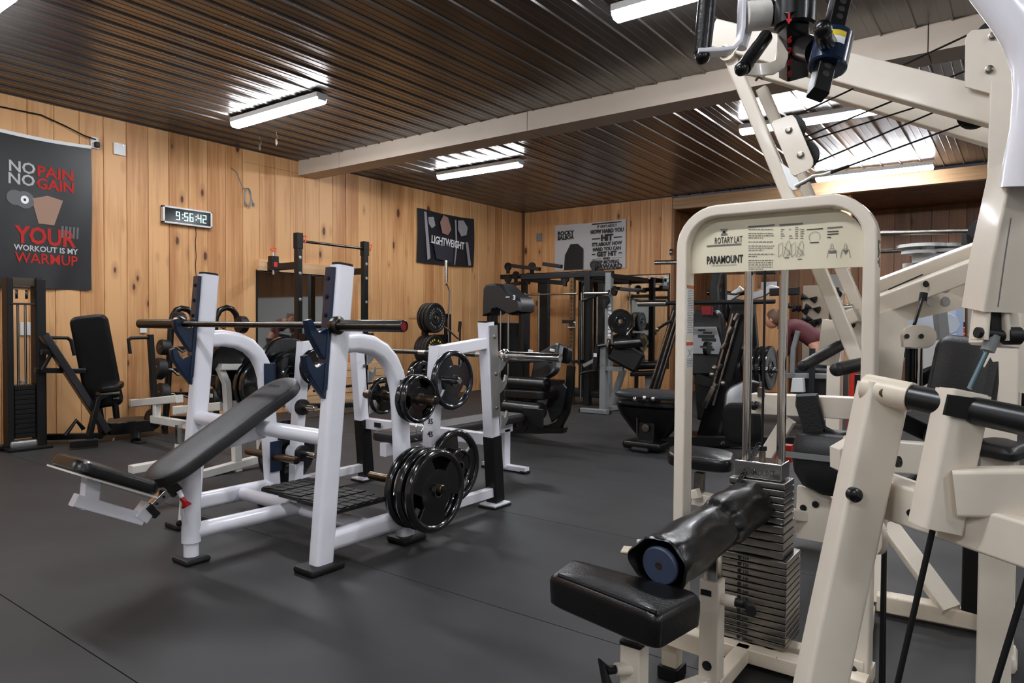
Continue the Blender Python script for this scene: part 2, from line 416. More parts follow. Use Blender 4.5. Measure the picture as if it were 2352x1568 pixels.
for yv in [1.3, 2.9, 3.0, 5.0, 7.15, 8.7, 9.9]:
    x = XL+.02
    while x < 2: sc.lathe((x-.005, yv, ZC), (0, 0, -1), [(.006, 0), (.006, .002), (.003, .004)], n=6); x += .2286
sc.obj('screws', GALV, ce, kind='stuff')
# ceiling beam, boxed in three lengths
bm_ = thing('ceiling_beam', 'long taupe boxed beam spanning under the ribbed ceiling', 'beam', (XL, 6.05, ZC))
bm_['kind'] = 'structure'
for a, b_ in ((XL, X(808, 350, 0).x if False else -7.15), (-7.15, -4.18), (-4.18, -.6), (-.6, XR)):
    B().box(((a+b_)/2, 6.06, ZC-.085), (b_-a-.006, .30, .21), bev=.004).obj('beam_section', BEAMP, bm_)
# ================================================================ LAMPS
def make_lamp(cx, cyy, label):
    L = thing('ceiling_light', label, 'light', (cx, cyy, ZC), 'strip lights on the ceiling')
    l = 1.44
    B().box((cx, cyy, ZC-.035), (l+.02, .13, .05), bev=.006).obj('housing', PAPER, L)
    b = B()
    sec = [(-.062, 0), (.062, 0), (.055, -.03), (.035, -.048), (-.035, -.048), (-.055, -.03)]
    b.rings([[V((cx+sx*l/2, cyy+u, ZC-.06+w)) for u, w in sec] for sx in (-1, 1)], smooth=False)
    b.obj('diffuser', LAMPM, L)
    for sx in (-1, 1): B().box((cx+sx*(l/2+.006), cyy, ZC-.055), (.012, .10, .05), bev=.004).obj('end_cap', PAPER, L)
    return L
lamp = make_lamp(-6.14, 4.27, 'lit strip light on the ceiling above the digital clock')
for (lx, ly, lab) in [(-6.12, 7.49, 'lit strip light just beyond the taupe ceiling beam, above the squat stands'),
                      (-6.10, 1.72, 'strip light cut by the upper left corner of the picture'),
                      (-1.58, 4.30, 'strip light at the top edge of the picture beside the black pull grips'),
                      (-1.80, 7.62, 'strip light seen behind the cable pulleys, upper of the two there'),
                      (-1.72, 10.7, 'strip light just in front of the timber header'),
                      (2.8, 7.5, 'strip light outside the picture on the right, second row'), (2.8, 4.3, 'strip light outside the picture on the right, first row'),
                      (-1.6, 1.0, 'strip light above the seat machine'), (2.8, 1.0, 'strip light beside the camera on the right'),
                      (-6.1, -2.2, 'strip light behind the camera on the left'), (-1.6, -2.2, 'strip light behind the camera in the middle'), (2.8, -2.2, 'strip light behind the camera on the right')]:
    dup(lamp, loc=(lx, ly, ZC), label=lab)
# ================================================================ WALL THINGS
def on_left(y, z, dx=0.0): return V((XL+.003+dx, y, z))
FL = lambda y, z, d=.0: frame(on_left(y, z, d), (0, 1, 0), (0, 0, 1))   # text frame on left wall (reads along +y)
# big black flag
fy0, fy1, fz0, fz1 = 2.36, 3.29, 1.53, 3.03
fg = thing('wall_flag', 'tall black flag with red and white gym slogan hanging on the pine wall', 'flag', (XL, fy0, fz0))
b = B(); NY, NZ = 30, 40; vs = []
def fold(u, v):
    w = 1-v   # v: 1 at the top hem
    return .022+.007*math.sin(6*u+3*v)*(.3+w)+.010*math.sin(13*u+7*w)*w*w
for j in range(NZ+1):
    for i in range(NY+1):
        u, v = i/NY, 1-j/NZ
        vs.append(V((XL+fold(u, j/NZ), fy0+(fy1-fy0)*u+.006*math.sin(5*v), fz1-(fz1-fz0)*v-.03*math.sin(PI*u)*(1-v)*.6)))
b._add(vs, [(j*(NY+1)+i, j*(NY+1)+i+1, (j+1)*(NY+1)+i+1, (j+1)*(NY+1)+i) for j in range(NZ) for i in range(NY)], True)
fm = b.obj('cloth', mat('black_flag_cloth', (26, 26, 27), 0.42, bump=.1, bscale=300), fg)
sl = B().path([(XL+.03, fy0+(fy1-fy0)*i/10, fz1+.012-.03*math.sin(PI*i/10)*.6) for i in range(11)], w=.006, h=.035); sl.obj('hem_sleeve', PAPER, fg)
def fl_text(s, yc, z, size, m, sx=1.0, bold=.004, align='CENTER'):
    return text('lettering', s, FL(yc, z, .034), size, m, fg, sx=sx, bold=bold, align=align)
DROOP = -.02
fl_text('NO', 2.660, 2.665, .150, WHITEINK, .98, .003); fl_text('PAIN', 2.955, 2.655, .150, REDINK, 1.02, .004)
fl_text('NO', 2.655, 2.545, .150, WHITEINK, .98, .003); fl_text('GAIN', 2.955, 2.535, .145, REDINK, .98, .004)
fl_text('YOUR', 2.862, 1.975, .235, REDINK, .82, .007)
fl_text('WORKOUT IS MY', 2.868, 1.90, .078, WHITEINK, .93, .002)
fl_text('WARMUP', 2.872, 1.78, .146, REDINK, .90, .002)
# plain printed dumbbells on the flag (two flat prints)
pr = B(); grey = mat('grey_print', (92, 92, 94), .6)
def disc_on(b, yc, zc, ry, rz, dx=.036, n=20): b._add([V((XL+dx, yc+ry*math.cos(2*PI*i/n), zc+rz*math.sin(2*PI*i/n))) for i in range(n)], [tuple(range(n))], False)
disc_on(pr, 2.60, 2.41, .075, .075); pr.obj('dumbbell_print', grey, fg); pr = B(); disc_on(pr, 2.68, 2.40, .085, .085, .0365); pr.obj('dumbbell_print', grey, fg); pr = B()
for i in range(5): pr._add([V((XL+.036, 3.00+i*.035, 2.06)), V((XL+.036, 3.02+i*.035, 2.06)), V((XL+.036, 3.025+i*.035, 2.18)), V((XL+.036, 3.005+i*.035, 2.18))], [(0, 1, 2, 3)], False)
pr.obj('dumbbell_print', grey, fg, kind='stuff')
pr = B(); disc_on(pr, 2.68, 2.40, .035, .04, .0372); pr.obj('dumbbell_hub_print', WHITEINK, fg)
pr = B(); disc_on(pr, 2.68, 2.40, .012, .014, .0378); pr.obj('dumbbell_bore_print', INK, fg)
# a plain printed bar in place of the figure
pr = B(); pr._add([V((XL+.036, y_, z_)) for y_, z_ in ((2.80, 2.18), (2.94, 2.18), (3.02, 2.44), (2.88, 2.47), (2.74, 2.42))], [(0, 1, 2, 3, 4)], False)
pr.obj('plain_print', mat('tan_print', (150, 118, 98), .6), fg)
# lay the printed shapes onto the folds of the cloth
for o in list(fg.children):
    if o.name.split('.')[0] in ('lettering', 'dumbbell_print', 'dumbbell_hub_print', 'dumbbell_bore_print', 'plain_print'):
        lift = {'dumbbell_hub_print': .006, 'dumbbell_bore_print': .0075}.get(o.name.split('.')[0], .0045)
        for v in o.data.vertices:
            y_, z_ = v.co.y+fy0, v.co.z+fz0; u = (y_-fy0)/(fy1-fy0); w_ = (z_-fz0)/(fz1-fz0)
            v.co.x = fold(u, w_)+lift
# socket with plug, cable along the ceiling
so = thing('wall_socket', 'high white socket with a black plug beside the black flag', 'socket', (XL, 3.34, 3.1))
B().box((XL+.012, 3.33, 3.10), (.02, .075, .12), bev=.005).obj('plate', PAPER, so)
B().box((XL+.035, 3.345, 3.08), (.045, .05, .06), bev=.012).obj('plug', BLACKM, so)
cb = B().path([(XL+.02, 1.8, 3.30), (XL+.02, 2.5, 3.265), (XL+.02, 2.83, 3.27), (XL+.02, 3.05, 3.21), (XL+.03, 3.22, 3.15), (XL+.045, 3.33, 3.13)], rad=.007, n=6)
tag(cb.obj('power_cable', BLACKM), 'black cable strung below the ceiling to the high socket', 'cable')
sw = thing('blank_plate', 'white square metal plate screwed to the pine wall above the clock', 'plate', (XL, 3.58, 3.1))
B().box((XL+.012, 3.585, 3.085), (.02, .125, .13), bev=.006).obj('plate_body', PAPER, sw)
b = B(); [bolt(b, (XL+.022, 3.585+q, 3.135), (1, 0, 0), .005, .004) for q in (-.035, .035)]; b.obj('screws', GALV, sw, kind='stuff')
# clock
ck = thing('digital_clock', 'silver framed digital wall clock showing 9:56:42', 'clock', (XL, 4.33, 2.44))
cyc, czc = 4.335, 2.44
b = B(); w_, h_ = .60, .20
for (c, s_) in (((XL+.03, cyc, czc+h_/2-.011), (.055, w_, .022)), ((XL+.03, cyc, czc-h_/2+.011), (.055, w_, .022)), ((XL+.03, cyc-w_/2+.011, czc), (.055, .022, h_)), ((XL+.03, cyc+w_/2-.011, czc), (.055, .022, h_))): b.box(c, s_, bev=.003)
b.obj('frame', mat('silver_frame', (205, 205, 205), .3, metal=.5), ck)
B().box((XL+.026, cyc, czc), (.04, w_-.03, h_-.03)).obj('face', mat('clock_glass', (6, 10, 12), .12, spec=.15), ck)
DIG = mat('lit_digits', (200, 240, 240), .5, emit=(190, 240, 245), estr=1.6)
SEG = {'0': 'abcdef', '9': 'abcdfg', '5': 'acdfg', '6': 'acdefg', '4': 'bcfg', '2': 'abdeg'}
def digit(b, ch, y, z, w, h, t):
    xx = XL+.048
    P = {'a': ((y, z+h), (y+w, z+h)), 'b': ((y+w, z+h/2), (y+w, z+h)), 'c': ((y+w, z), (y+w, z+h/2)), 'd': ((y, z), (y+w, z)), 'e': ((y, z), (y, z+h/2)), 'f': ((y, z+h/2), (y, z+h)), 'g': ((y, z+h/2), (y+w, z+h/2))}
    for s_ in SEG[ch]:
        (a, c), (d, e) = P[s_]; b.box((xx, (a+d)/2, (c+e)/2), (.002, abs(d-a)+t, abs(e-c)+t))
b = B(); yy = 4.195; zz = 2.395
for ch in '9:56:42':
    if ch == ':':
        for q in (.025, .065): b.box((XL+.048, yy+.012, zz+q), (.002, .013, .013))
        yy += .035
    else: digit(b, ch, yy, zz, .036, .088, .0085); yy += .064
b.obj('digits', DIG, ck)
cb = B().path([(XL+.008, 4.45+.006*math.sin(i*2.1), 2.34-i*.09) for i in range(14)], rad=.004, n=5)
tag(cb.obj('clock_cord', BLACKM), 'thin dark cord hanging down the wall below the clock', 'cord')
# coiled grey lead high on wall
pts = [(XL+.02, 4.91, 3.13), (XL+.02, 4.98, 3.09), (XL+.02, 5.03, 2.98), (XL+.025, 5.07, 2.90)]
for i in range(40):
    a = i/39*2*PI*2-PI/2; pts.append((XL+.03+.0006*i, 5.12+.045*math.cos(a+PI), 2.79+.115*math.sin(a+PI)-.0))
pts.append((XL+.04, 5.20, 2.72))
cl = B().path(pts, rad=.006, n=6).obj('coiled_lead', GREY); tag(cl, 'grey lead hanging in a loop high on the pine wall', 'cable')
B().box((XL+.04, 5.20, 2.715), (.02, .025, .035), bev=.005).obj('blue_plug', DEEPBLUE, cl)
# poster LIGHTWEIGHT
ps = thing('lifter_flag', 'dark flag with muted lifter print and the word LIGHTWEIGHT', 'flag', (XL, 8.9, 2.6))
y0, y1, z0, z1 = 8.19, 9.63, 2.21, 3.09
b = B(); vs = []
for j in range(17):
    for i in range(25):
        u, v = i/24, j/16
        vs.append(V((XL+.035+.012*math.sin(6*u+4*v)+.01*math.sin(13*u), y0+(y1-y0)*u, z1-(z1-z0)*v-.02*math.sin(PI*u)*(1-v*.4)+.02*u*v)))
b._add(vs, [(j*25+i, j*25+i+1, (j+1)*25+i+1, (j+1)*25+i) for j in range(16) for i in range(24)], True)
b.obj('cloth', mat('charcoal_flag_cloth', (28, 30, 36), .55), ps)
skin = mat('muted_tan_print', (150, 118, 104), .6); gr = mat('pale_grey_print', (148, 144, 148), .6); dk = mat('dark_print', (48, 50, 58), .6)
def poly_left(name, m, pts, dx=.061):
    b = B(); b._add([V((XL+dx, y0+(y1-y0)*u, z1-(z1-z0)*v)) for u, v in pts], [tuple(range(len(pts)))], False); return b.obj(name, m, ps)
poly_left('print_shape', skin, [(.42, .05), (.5, .08), (.56, .3), (.5, .42), (.40, .40), (.36, .2)])
poly_left('print_shape', gr, [(.68, .1), (.78, .08), (.86, .2), (.84, .36), (.74, .4), (.68, .28)])
poly_left('print_shape', gr, [(.16, .14), (.25, .12), (.28, .28), (.22, .34), (.17, .26)])
poly_left('print_strap', gr, [(.09, .05), (.13, .05), (.2, .9), (.15, .95)])
poly_left('print_strap', gr, [(.62, .1), (.65, .1), (.67, .6), (.63, .98), (.61, .98), (.64, .6)])
poly_left('print_strap', gr, [(.82, .5), (.87, .5), (.93, .95), (.88, .97)])
poly_left('print_shape', dk, [(.25, .62), (.6, .64), (.58, .95), (.3, .9)], .060)
poly_left('print_strap', gr, [(.2, .60), (.42, .63), (.42, .645), (.2, .615)])
text('lettering', 'LIGHTWEIGHT', frame(on_left(y0+.30, 2.555, .062), (0, 1, -.05), (0, 0, 1)), .175, WHITEINK, ps, sx=.72, bold=.004)
# timber board over squat stand, with horizontal boards below
b = B().box((XL+.03, 5.91, 1.95), (.06, 1.28, .145), bev=.003)
tag(b.obj('timber_board', TIMBER), 'horizontal timber board fixed above the tall mirror', 'board')
mr = thing('wall_mirror', 'frameless mirror under the timber board behind the squat stand', 'mirror', (XL, 5.86, 1))
B().box((XL+.012, 5.86, 1.16), (.01, 1.16, 1.42)).obj('glass', MIRROR, mr)
B().box((XL+.006, 5.86, 1.16), (.01, 1.20, 1.46)).obj('dark_edge', BLACKM, mr)
stp = thing('timber_step', 'low stack of horizontal timber boards against the pine wall', 'boards', (XL, 6.4, 0))
for q in range(4): B().box((XL+.10, 6.55, .26+q*.105), (.16, 1.6, .1), bev=.004).obj('board', TIMBER, stp)
B().box((XL+.10, 6.55, .105), (.14, 1.5, .21)).obj('board', TIMBER, stp)
# small grey box high on back wall
tag(B().box((-7.6, YB-.02, 2.9), (.12, .03, .15), bev=.004).obj('grey_box', GREY), 'small grey box high on the back wall near the corner', 'box')
# poster on back wall
pb = thing('quote_flag', 'white flag on the back wall with a long printed quote', 'flag', (-6.5, YB, 2.6))
x0, x1, z0, z1 = -7.23, -5.73, 2.23, 3.10
b = B(); vs = []
for j in range(9):
    for i in range(25):
        u, v = i/24, j/8; vs.append(V((x0+(x1-x0)*u, YB-.02-.008*math.sin(7*u+2*v), z1-(z1-z0)*v-.015*math.sin(PI*u)*(1-v))))
b._add(vs, [(j*25+i, j*25+i+1, (j+1)*25+i+1, (j+1)*25+i) for j in range(8) for i in range(24)], True)
b.obj('cloth', mat('white_flag_cloth', (186, 182, 182), .7), pb)
FB = lambda x, z: frame((x, YB-.034, z), (1, 0, 0), (0, 0, 1))
def bt(s, xc, z, size, sx=1.0, bold=.002): return text('lettering', s, FB(xc, z), size, INK, pb, sx=sx, bold=bold, align='CENTER')
bt('ROCKY', -6.99, 2.90, .105, 1.0, .006); bt('BALBOA', -6.99, 2.815, .105, .9, .006)
xc = -6.11
for s, z, sz, sx, bo in (("IT AIN'T ABOUT", 2.985, .066, .85, .001), ('HOW HARD YOU', 2.885, .10, .85, .004), ('HIT', 2.745, .155, 1, .01), ("IT'S ABOUT HOW", 2.655, .09, .85, .004), ('HARD YOU CAN', 2.565, .09, .85, .004),
                         ('GET HIT', 2.465, .115, .95, .007), ('AND', 2.40, .065, 1, .003), ('KEEP MOVING', 2.325, .09, .9, .004), ('FORWARD', 2.235, .115, 1.1, .007)):
    bt(s, xc, z-.005, sz, sx, bo)
b = B()
def bar_b(xa, xb, z, t): b._add([V((xa, YB-.0335, z-t/2)), V((xb, YB-.0335, z-t/2)), V((xb, YB-.0335, z+t/2)), V((xa, YB-.0335, z+t/2))], [(0, 1, 2, 3)], False)
bar_b(-6.42, -5.82, 3.055, .02)
for z, ww, t in ((2.785, .17, .022), (2.50, .07, .018), (2.415, .2, .006)): bar_b(-6.42, -6.42+ww, z, t); bar_b(-5.80-ww, -5.80, z, t)
bar_b(-6.42, -5.82, 2.222, .012)
b.obj('rule_lines', INK, pb, kind='stuff')
# plain dark shape in place of the printed figure
b = B(); b._add([V((x_, YB-.0335, z_)) for x_, z_ in ((-7.02, 2.24), (-6.60, 2.24), (-6.60, 2.62), (-6.72, 2.72), (-6.88, 2.72), (-7.0, 2.52))], [tuple(range(6))], False)
b.obj('plain_print', INK, pb)
# mirror on back wall
mb = thing('back_mirror', 'wide mirror on the back wall behind the cable rack', 'mirror', (-5.8, YB, 1.3))
B().box((-5.80, YB-.012, 1.28), (1.78, .01, 1.60)).obj('glass', MIRROR, mb)
B().box((-5.80, YB-.006, 1.28), (1.82, .01, 1.64)).obj('dark_edge', BLACKM, mb)
# ceiling hooks
for i, (hy, hx) in enumerate(((4.25, -6.72), (4.45, -6.55))):
    p = Z(*((597, 318), (635, 306))[i], 3.39)
    h = thing('ceiling_hook', ('steel hook with clip hanging under the first strip light, nearer the pine wall', 'steel hook with clip hanging under the first strip light, further from the pine wall')[i], 'hook', p)
    B().path([p+V((0, 0, .02)), p+V((0, 0, -.02)), p+V((.025, 0, -.035)), p+V((.03, 0, -.06)), p+V((0, 0, -.075)), p+V((-.025, 0, -.06))], rad=.004, n=6).obj('hook', GALV, h)
    pts = [p+V((.012*math.cos(a), .0, -.105+.035*math.sin(a))) for a in [k*2*PI/14 for k in range(14)]]
    B().path(pts, rad=.004, n=6, closed=True).obj('clip', GALV, h)
# ================================================================ WEIGHT PLATES AND BARS
def plate_parts(t, r, th, m, style='tri', ringm=None):
    """plate about the local X axis, centre at origin"""
    ax = (1, 0, 0); hr = max(.024, .0255)
    if style == 'tri':
        b = B(); rin = r*.80
        rp = []
        for k in range(12):
            a = 2*PI*k/12; rp.append(((r+rin)/2+(r-rin)/2*math.cos(a), th/2*math.sin(a)))
        d = 40
        rs = [[V((o, q*math.cos(2*PI*j/d), q*math.sin(2*PI*j/d))) for q, o in rp] for j in range(d)]
        b.rings(rs, closed=True, cap=False); b.obj('rim', m, t, local=True)
        b = B(); w = th*.55
        b.lathe((0, 0, 0), ax, [(hr, -w/2), (r*.50, -w/2), (r*.52, -w/2+.003), (r*.52, w/2-.003), (r*.50, w/2), (hr, w/2)], n=28, cap=False)
        b.obj('hub', m, t, local=True)
        for k in range(3):
            a0 = PI/2+k*2*PI/3+.35; pts = []
            wa, wb = .80, .60
            outer = [(r*.84*math.cos(a0+s), r*.84*math.sin(a0+s)) for s in [-wb+2*wb*i/6 for i in range(7)]]
            inner = [(r*.46*math.cos(a0+s), r*.33*math.sin(a0+s)) for s in [wa-2*wa*i/5 for i in range(6)]]
            pts = [V((0, y_, z_)) for y_, z_ in outer+inner]
            B().prism(pts, ax, w*.9, bev=.003).obj('grip_spoke', m, t, local=True)
    else:
        w = th
        b = B(); b.lathe((0, 0, 0), ax, [(hr, -w*.3), (r*.3, -w*.3), (r*.32, -w*.5), (r*.42, -w*.5), (r*.46, -w*.34), (r*.82, -w*.34), (r*.86, -w*.5), (r*.97, -w*.5), (r, -w*.36), (r, w*.36), (r*.97, w*.5), (r*.86, w*.5), (r*.82, w*.34), (r*.46, w*.34), (r*.42, w*.5), (r*.32, w*.5), (r*.3, w*.3), (hr, w*.3)], n=36, cap=False)
        b.obj('disc', m, t, local=True)
    b = B(); b.lathe((0, 0, 0), ax, [(hr, -th*.52), (hr+.007, -th*.52), (hr+.007, th*.52), (hr, th*.52)], n=24, cap=False); b.obj('hub_ring', ringm or STEEL, t, local=True)
PROTO = {}
def plate(kind, label, pos, group, rx=0.0, rz=0.0, ry=0.0):
    r, th, m, st = {'45': (.222, .052, PLATE, 'tri'), '45s': (.225, .042, PLATE, 'solid'), '25': (.176, .045, PLATEB, 'tri'), '10': (.130, .036, PLATE, 'tri'), '5': (.105, .03, PLATE, 'tri'),
                    'bump': (.225, .055, RUBBER, 'solid'), 'bumpm': (.225, .075, RUBBER, 'solid'), '2': (.075, .025, PLATE, 'solid'), '35': (.18, .04, PLATE, 'solid')}[kind]
    if kind not in PROTO:
        t = thing('weight_plate', label, 'plate', pos, group, rot=(rx, ry, rz)); plate_parts(t, r, th, m, st); PROTO[kind] = t; return t
    return dup(PROTO[kind], loc=V(pos), rot=(rx, ry, rz), label=label, group=group)
def barbell(name, label, c, d, sleeve_m, shaft_m, L=2.2, r=.028, rs=.016, group=None, endm=None):
    """olympic bar centred at c along unit d"""
    c = V(c); d = V(d).normalized(); t = thing(name, label, 'barbell', c, group)
    h = L/2; s = h-.435
    b = B(); b.tube(c-d*s, c+d*s, rs, n=14); b.obj('shaft', shaft_m, t)
    for sg in (-1, 1):
        B().lathe(c, d*sg, [(rs, s-.04), (.030, s-.04), (.036, s-.03), (.045, s-.008), (.045, s+.012), (.036, s+.02), (r, s+.022)], n=24).obj('collar', sleeve_m, t)
        B().lathe(c, d*sg, [(r, s+.02), (r, h-.006), (r-.003, h), (r-.006, h), (r-.006, h-.004)], n=24).obj('sleeve', sleeve_m, t)
        B().lathe(c, d*sg, [(r-.007, h-.02), (r-.007, h-.004), (.003, h-.003)], n=20).obj('end_cap', endm or INK, t)
    for s0, s1 in ((-.42, -.12), (.12, .42), (-.05, .05)):
        B().tube(c+d*s0, c+d*s1, rs+.0008, n=14).obj('knurling', DSTEEL, t)
    return t
def foot(t, p, w=.14, l=.17, h=.03, name='rubber_foot', m=None, rz=0):
    p = V(p); return B().box((p.x, p.y, h/2), (w, l, h), rot=Mx.Rotation(rz, 4, 'Z'), bev=min(h*.4, .012)).obj(name, m or RUBBER, t)
# ================================================================ NEAR INCLINE BENCH RACK
RX, LX = -2.73, -3.95; CX = (RX+LX)/2
rk = thing('incline_bench_rack', 'large glossy white incline bench press rack holding a dark barbell, nearest bench rack', 'bench rack', (CX, 2.2, 0))
for x in (RX, LX):
    y0_, y1_ = 2.15, 2.28
    B().beam((x, y0_, .03), (x, y1_, 1.485), .080, .105, up=(0, 1, 0), r=.020).obj('upright', WHITE, rk)
    B().beam((x, y1_-.001, 1.485), (x, y1_, 1.497), .076, .103, up=(0, 1, 0), r=.028).obj('upright_cap', BLACKM, rk)
    foot(rk, (x, y0_-.01, 0), .15, .20, .035)
    # bent rear hoop
    pts = [(x, 2.27, 1.10), (x, 2.36, 1.105), (x, 2.46, 1.09), (x, 2.54, 1.055), (x, 2.60, 1.0), (x, 2.64, .93), (x, 2.665, .85), (x, 2.68, .7), (x, 2.70, .4), (x, 2.725, .03)]
    B().path(pts, w=.100, h=.072, up=(1, 0, 0), r=.028).obj('rear_hoop', WHITE, rk)
    foot(rk, (x, 2.735, 0), .15, .17, .035)
    # navy guard strip with bolts
    yv = lambda z: 2.15+(z-.03)*(.13/1.455)
    B().beam((x-.012, yv(.89)-.062, .88), (x-.012, yv(1.475)-.062, 1.475), .062, .022, up=(0, 1, 0), r=.006).obj('guard_strip', NAVY, rk)
    for q in (1.42, 1.33, 1.24, 1.04, .93):
        b = B(); bolt(b, (x-.012, yv(q)-.074, q), (0, -1, 0), .009, .006); b.obj('strip_bolt', BLACKM, rk)
    for hz in (1.145, .975):
        yy = yv(hz)-.06
        pr = [(yy, hz+.035), (yy-.055, hz+.012), (yy-.075, hz+.028), (yy-.10, hz+.075), (yy-.125, hz+.068), (yy-.115, hz+.01), (yy-.06, hz-.075), (yy, hz-.15)]
        B().prism([V((x-.012, a, c)) for a, c in pr], (1, 0, 0), .045, bev=.006).obj('bar_hook', NAVY, rk)
B().tube((LX, 2.2, .635), (RX, 2.2, .635), .040, n=18).obj('seat_cross_tube', WHITE, rk)
for x in (RX, LX):
    B().beam((x, 2.20, .13), (x, 2.70, .13), .078, .10, r=.03).obj('side_rail', WHITE, rk)
B().tube((LX, 2.48, .13), (RX, 2.48, .13), .038, n=18).obj('rear_cross_tube', WHITE, rk)
B().tube((CX, 1.83, .15), (CX, 2.48, .14), .042, n=18).obj('spine_tube', WHITE, rk)
B().lathe((CX, 1.83, .10), (0, 0, 1), [(.046, 0), (.046, .42)], n=20).obj('bench_post', WHITE, rk)
B().lathe((CX, 1.83, .03), (0, 0, 1), [(.036, 0), (.036, .09)], n=20).obj('post_inner_tube', WHITE, rk)
foot(rk, (CX, 1.83, 0), .15, .13, .03)
B().box((CX+.0, 1.83-.046, .29), (.030, .004, .10), bev=.001).obj('warning_label', PAPER, rk)
b = B(); b.ball((CX-.02, 1.78, .20), .016); b.obj('post_knob', BLACKM, rk)
# incline board
sl_ = V((0, .74, .41)).normalized(); nrm = V((0, -sl_.z, sl_.y))
hi = V((CX+.02, 2.42, .875)); lo = V((CX+.02, 1.62, .432))
def pad(b, a, c, nrm, w, th, er=.12, bev=.02, k=6, dome=.006, w2=None):
    """upholstered board from a to c (centre line), top normal nrm; rounded ends of corner radius er"""
    a, c = V(a), V(c); d = (c-a).normalized(); n = V(nrm).normalized(); s = d.cross(n).normalized(); L = (c-a).length; w2 = w2 or w
    def outline(ins):
        o = []
        for (sx, sy_, a0) in ((1, 1, 0), (-1, 1, 90), (-1, -1, 180), (1, -1, 270)):
            for t in range(k+1):
                al = math.radians(a0+90*t/k); ww = (w2 if sy_ > 0 else w)
                e = min(er, ww*.48)
                o.append((sx*(ww/2-e)+(e-ins)*math.cos(al), sy_*(L/2-e)+(e-ins)*math.sin(al)))
        return o
    m = (a+c)/2; rings = []
    for z, ins in ((-th/2, bev*.6), (-th/2+bev*.5, 0), (th/2-bev, 0), (th/2-bev*.3, bev*.35), (th/2, bev), (th/2+dome, min(er, w/2)*.55)):
        rings.append([m+s*x_+d*y_+n*z for x_, y_ in outline(ins)])
    return b.rings(rings, smooth=True)
pd = pad(B(), lo, hi, nrm, .275, .06, er=.13).obj('incline_pad', VINYLM, rk)
ctr = lo.lerp(hi, .865)+nrm*.037
text('pad_logo', 'ooo', frame(ctr-V((.06, 0, 0)), (1, 0, 0), sl_), .05, DGREY, rk, sx=1.2)
B().beam(lo+sl_*.03-nrm*.045, hi-sl_*.12-nrm*.045, .07, .05, up=nrm, r=.012).obj('pad_rail', WHITE, rk)
B().beam(hi-sl_*.50-nrm*.05, hi-sl_*.30-nrm*.13, .06, .08, up=nrm, r=.012).obj('pad_bracket', WHITE, rk)
B().tube((CX+.02, 1.84, .52), lo.lerp(hi, .28)-nrm*.05, .04).obj('pad_post_collar', WHITE, rk)
# tilted seat
s_lo, s_hi = V((CX+.03, 1.60, .425)), V((CX+.03, 1.245, .600)); sd_ = (s_hi-s_lo).normalized(); sn = V((0, sd_.z, -sd_.y))*(-1); sn = sn if sn.z > 0 else -sn
pad(B(), s_lo, s_hi, sn, .29, .055, er=.06).obj('seat_pad', VINYL, rk)
B().prism([s_lo-sn*.034+V((q, 0, 0)) for q in (-.13, .13)]+[s_hi-sn*.034+V((q, 0, 0)) for q in (.13, -.13)], sn, .008).obj('seat_board', WORN, rk)
B().beam((CX+.03, 1.36, .53), (CX+.03, 1.345, .375), .05, .07, up=(0, 1, 0), r=.008).obj('seat_strut', WHITE, rk)
B().beam((CX+.03, 1.285, .425), (CX+.03, 1.575, .275), .052, .055, r=.006).obj('seat_carriage', WHITE, rk)
B().beam((CX+.03, 1.56, .28), (CX+.03, 1.61, .335), .06, .07, r=.006).obj('carriage_end', WHITE, rk)
B().beam((CX+.03, 1.585, .30), (CX+.03, 1.75, .43), .042, .042, r=.004).obj('seat_slide_tube', CHROME, rk)
b = B()
for q in (.3, .5, .7): 
    p = V((CX+.03, 1.585, .30)).lerp(V((CX+.03, 1.75, .43)), q)+V((.0215, 0, 0)); b.lathe(p, (1, 0, 0), [(.007, -.001), (.007, .0015)], n=10)
b.obj('slide_holes', INK, rk, kind='stuff')
B().beam((CX+.03, 1.60, .30), (CX+.03, 1.625, .32), .07, .075, r=.01).obj('slide_bushing', RUBBER, rk)
B().beam((CX+.03, 1.69, .385), (CX+.03, 1.73, .42), .07, .09, r=.02).obj('slide_collar', RUBBER, rk)
B().lathe((CX+.07, 1.73, .385), (.35, .25, -.8), [(.012, 0), (.012, .035)], n=12).obj('pull_pin_stem', WHITE, rk)
B().lathe((CX+.07, 1.73, .385)+V((.35, .25, -.8)).normalized()*.03 if False else V((CX+.07, 1.73, .385))+V((.35, .25, -.8)).normalized()*.03, (.35, .25, -.8), [(.010, 0), (.014, .012), (.012, .03), (.024, .048), (.022, .056), (.004, .058)], n=16).obj('pull_pin_knob', DRED, rk)
# spotter platform
pz = .245
B().box((CX+.12, 2.52, pz-.02), (.05, .34, .03), bev=.004).obj('platform_bracket', WHITE, rk)
for i, q in enumerate((-.27, -.085, .10, .285)):
    pl = B().box((CX+.20+q, 2.50-.05*i*.3, pz), (.175, .34, .022), bev=.006).obj('tread_pad', RUBBER, rk)
    for r_ in range(6):
        for c_ in range(2):
            b = B().box((CX+.20+q-.042+c_*.084, 2.50-.05*i*.3-.138+r_*.055+.008*c_, pz+.013), (.076, .046, .008), rot=Mx.Rotation(.18, 4, 'Z'), bev=.002)
            b.obj('tread_block', RUBBER, pl)
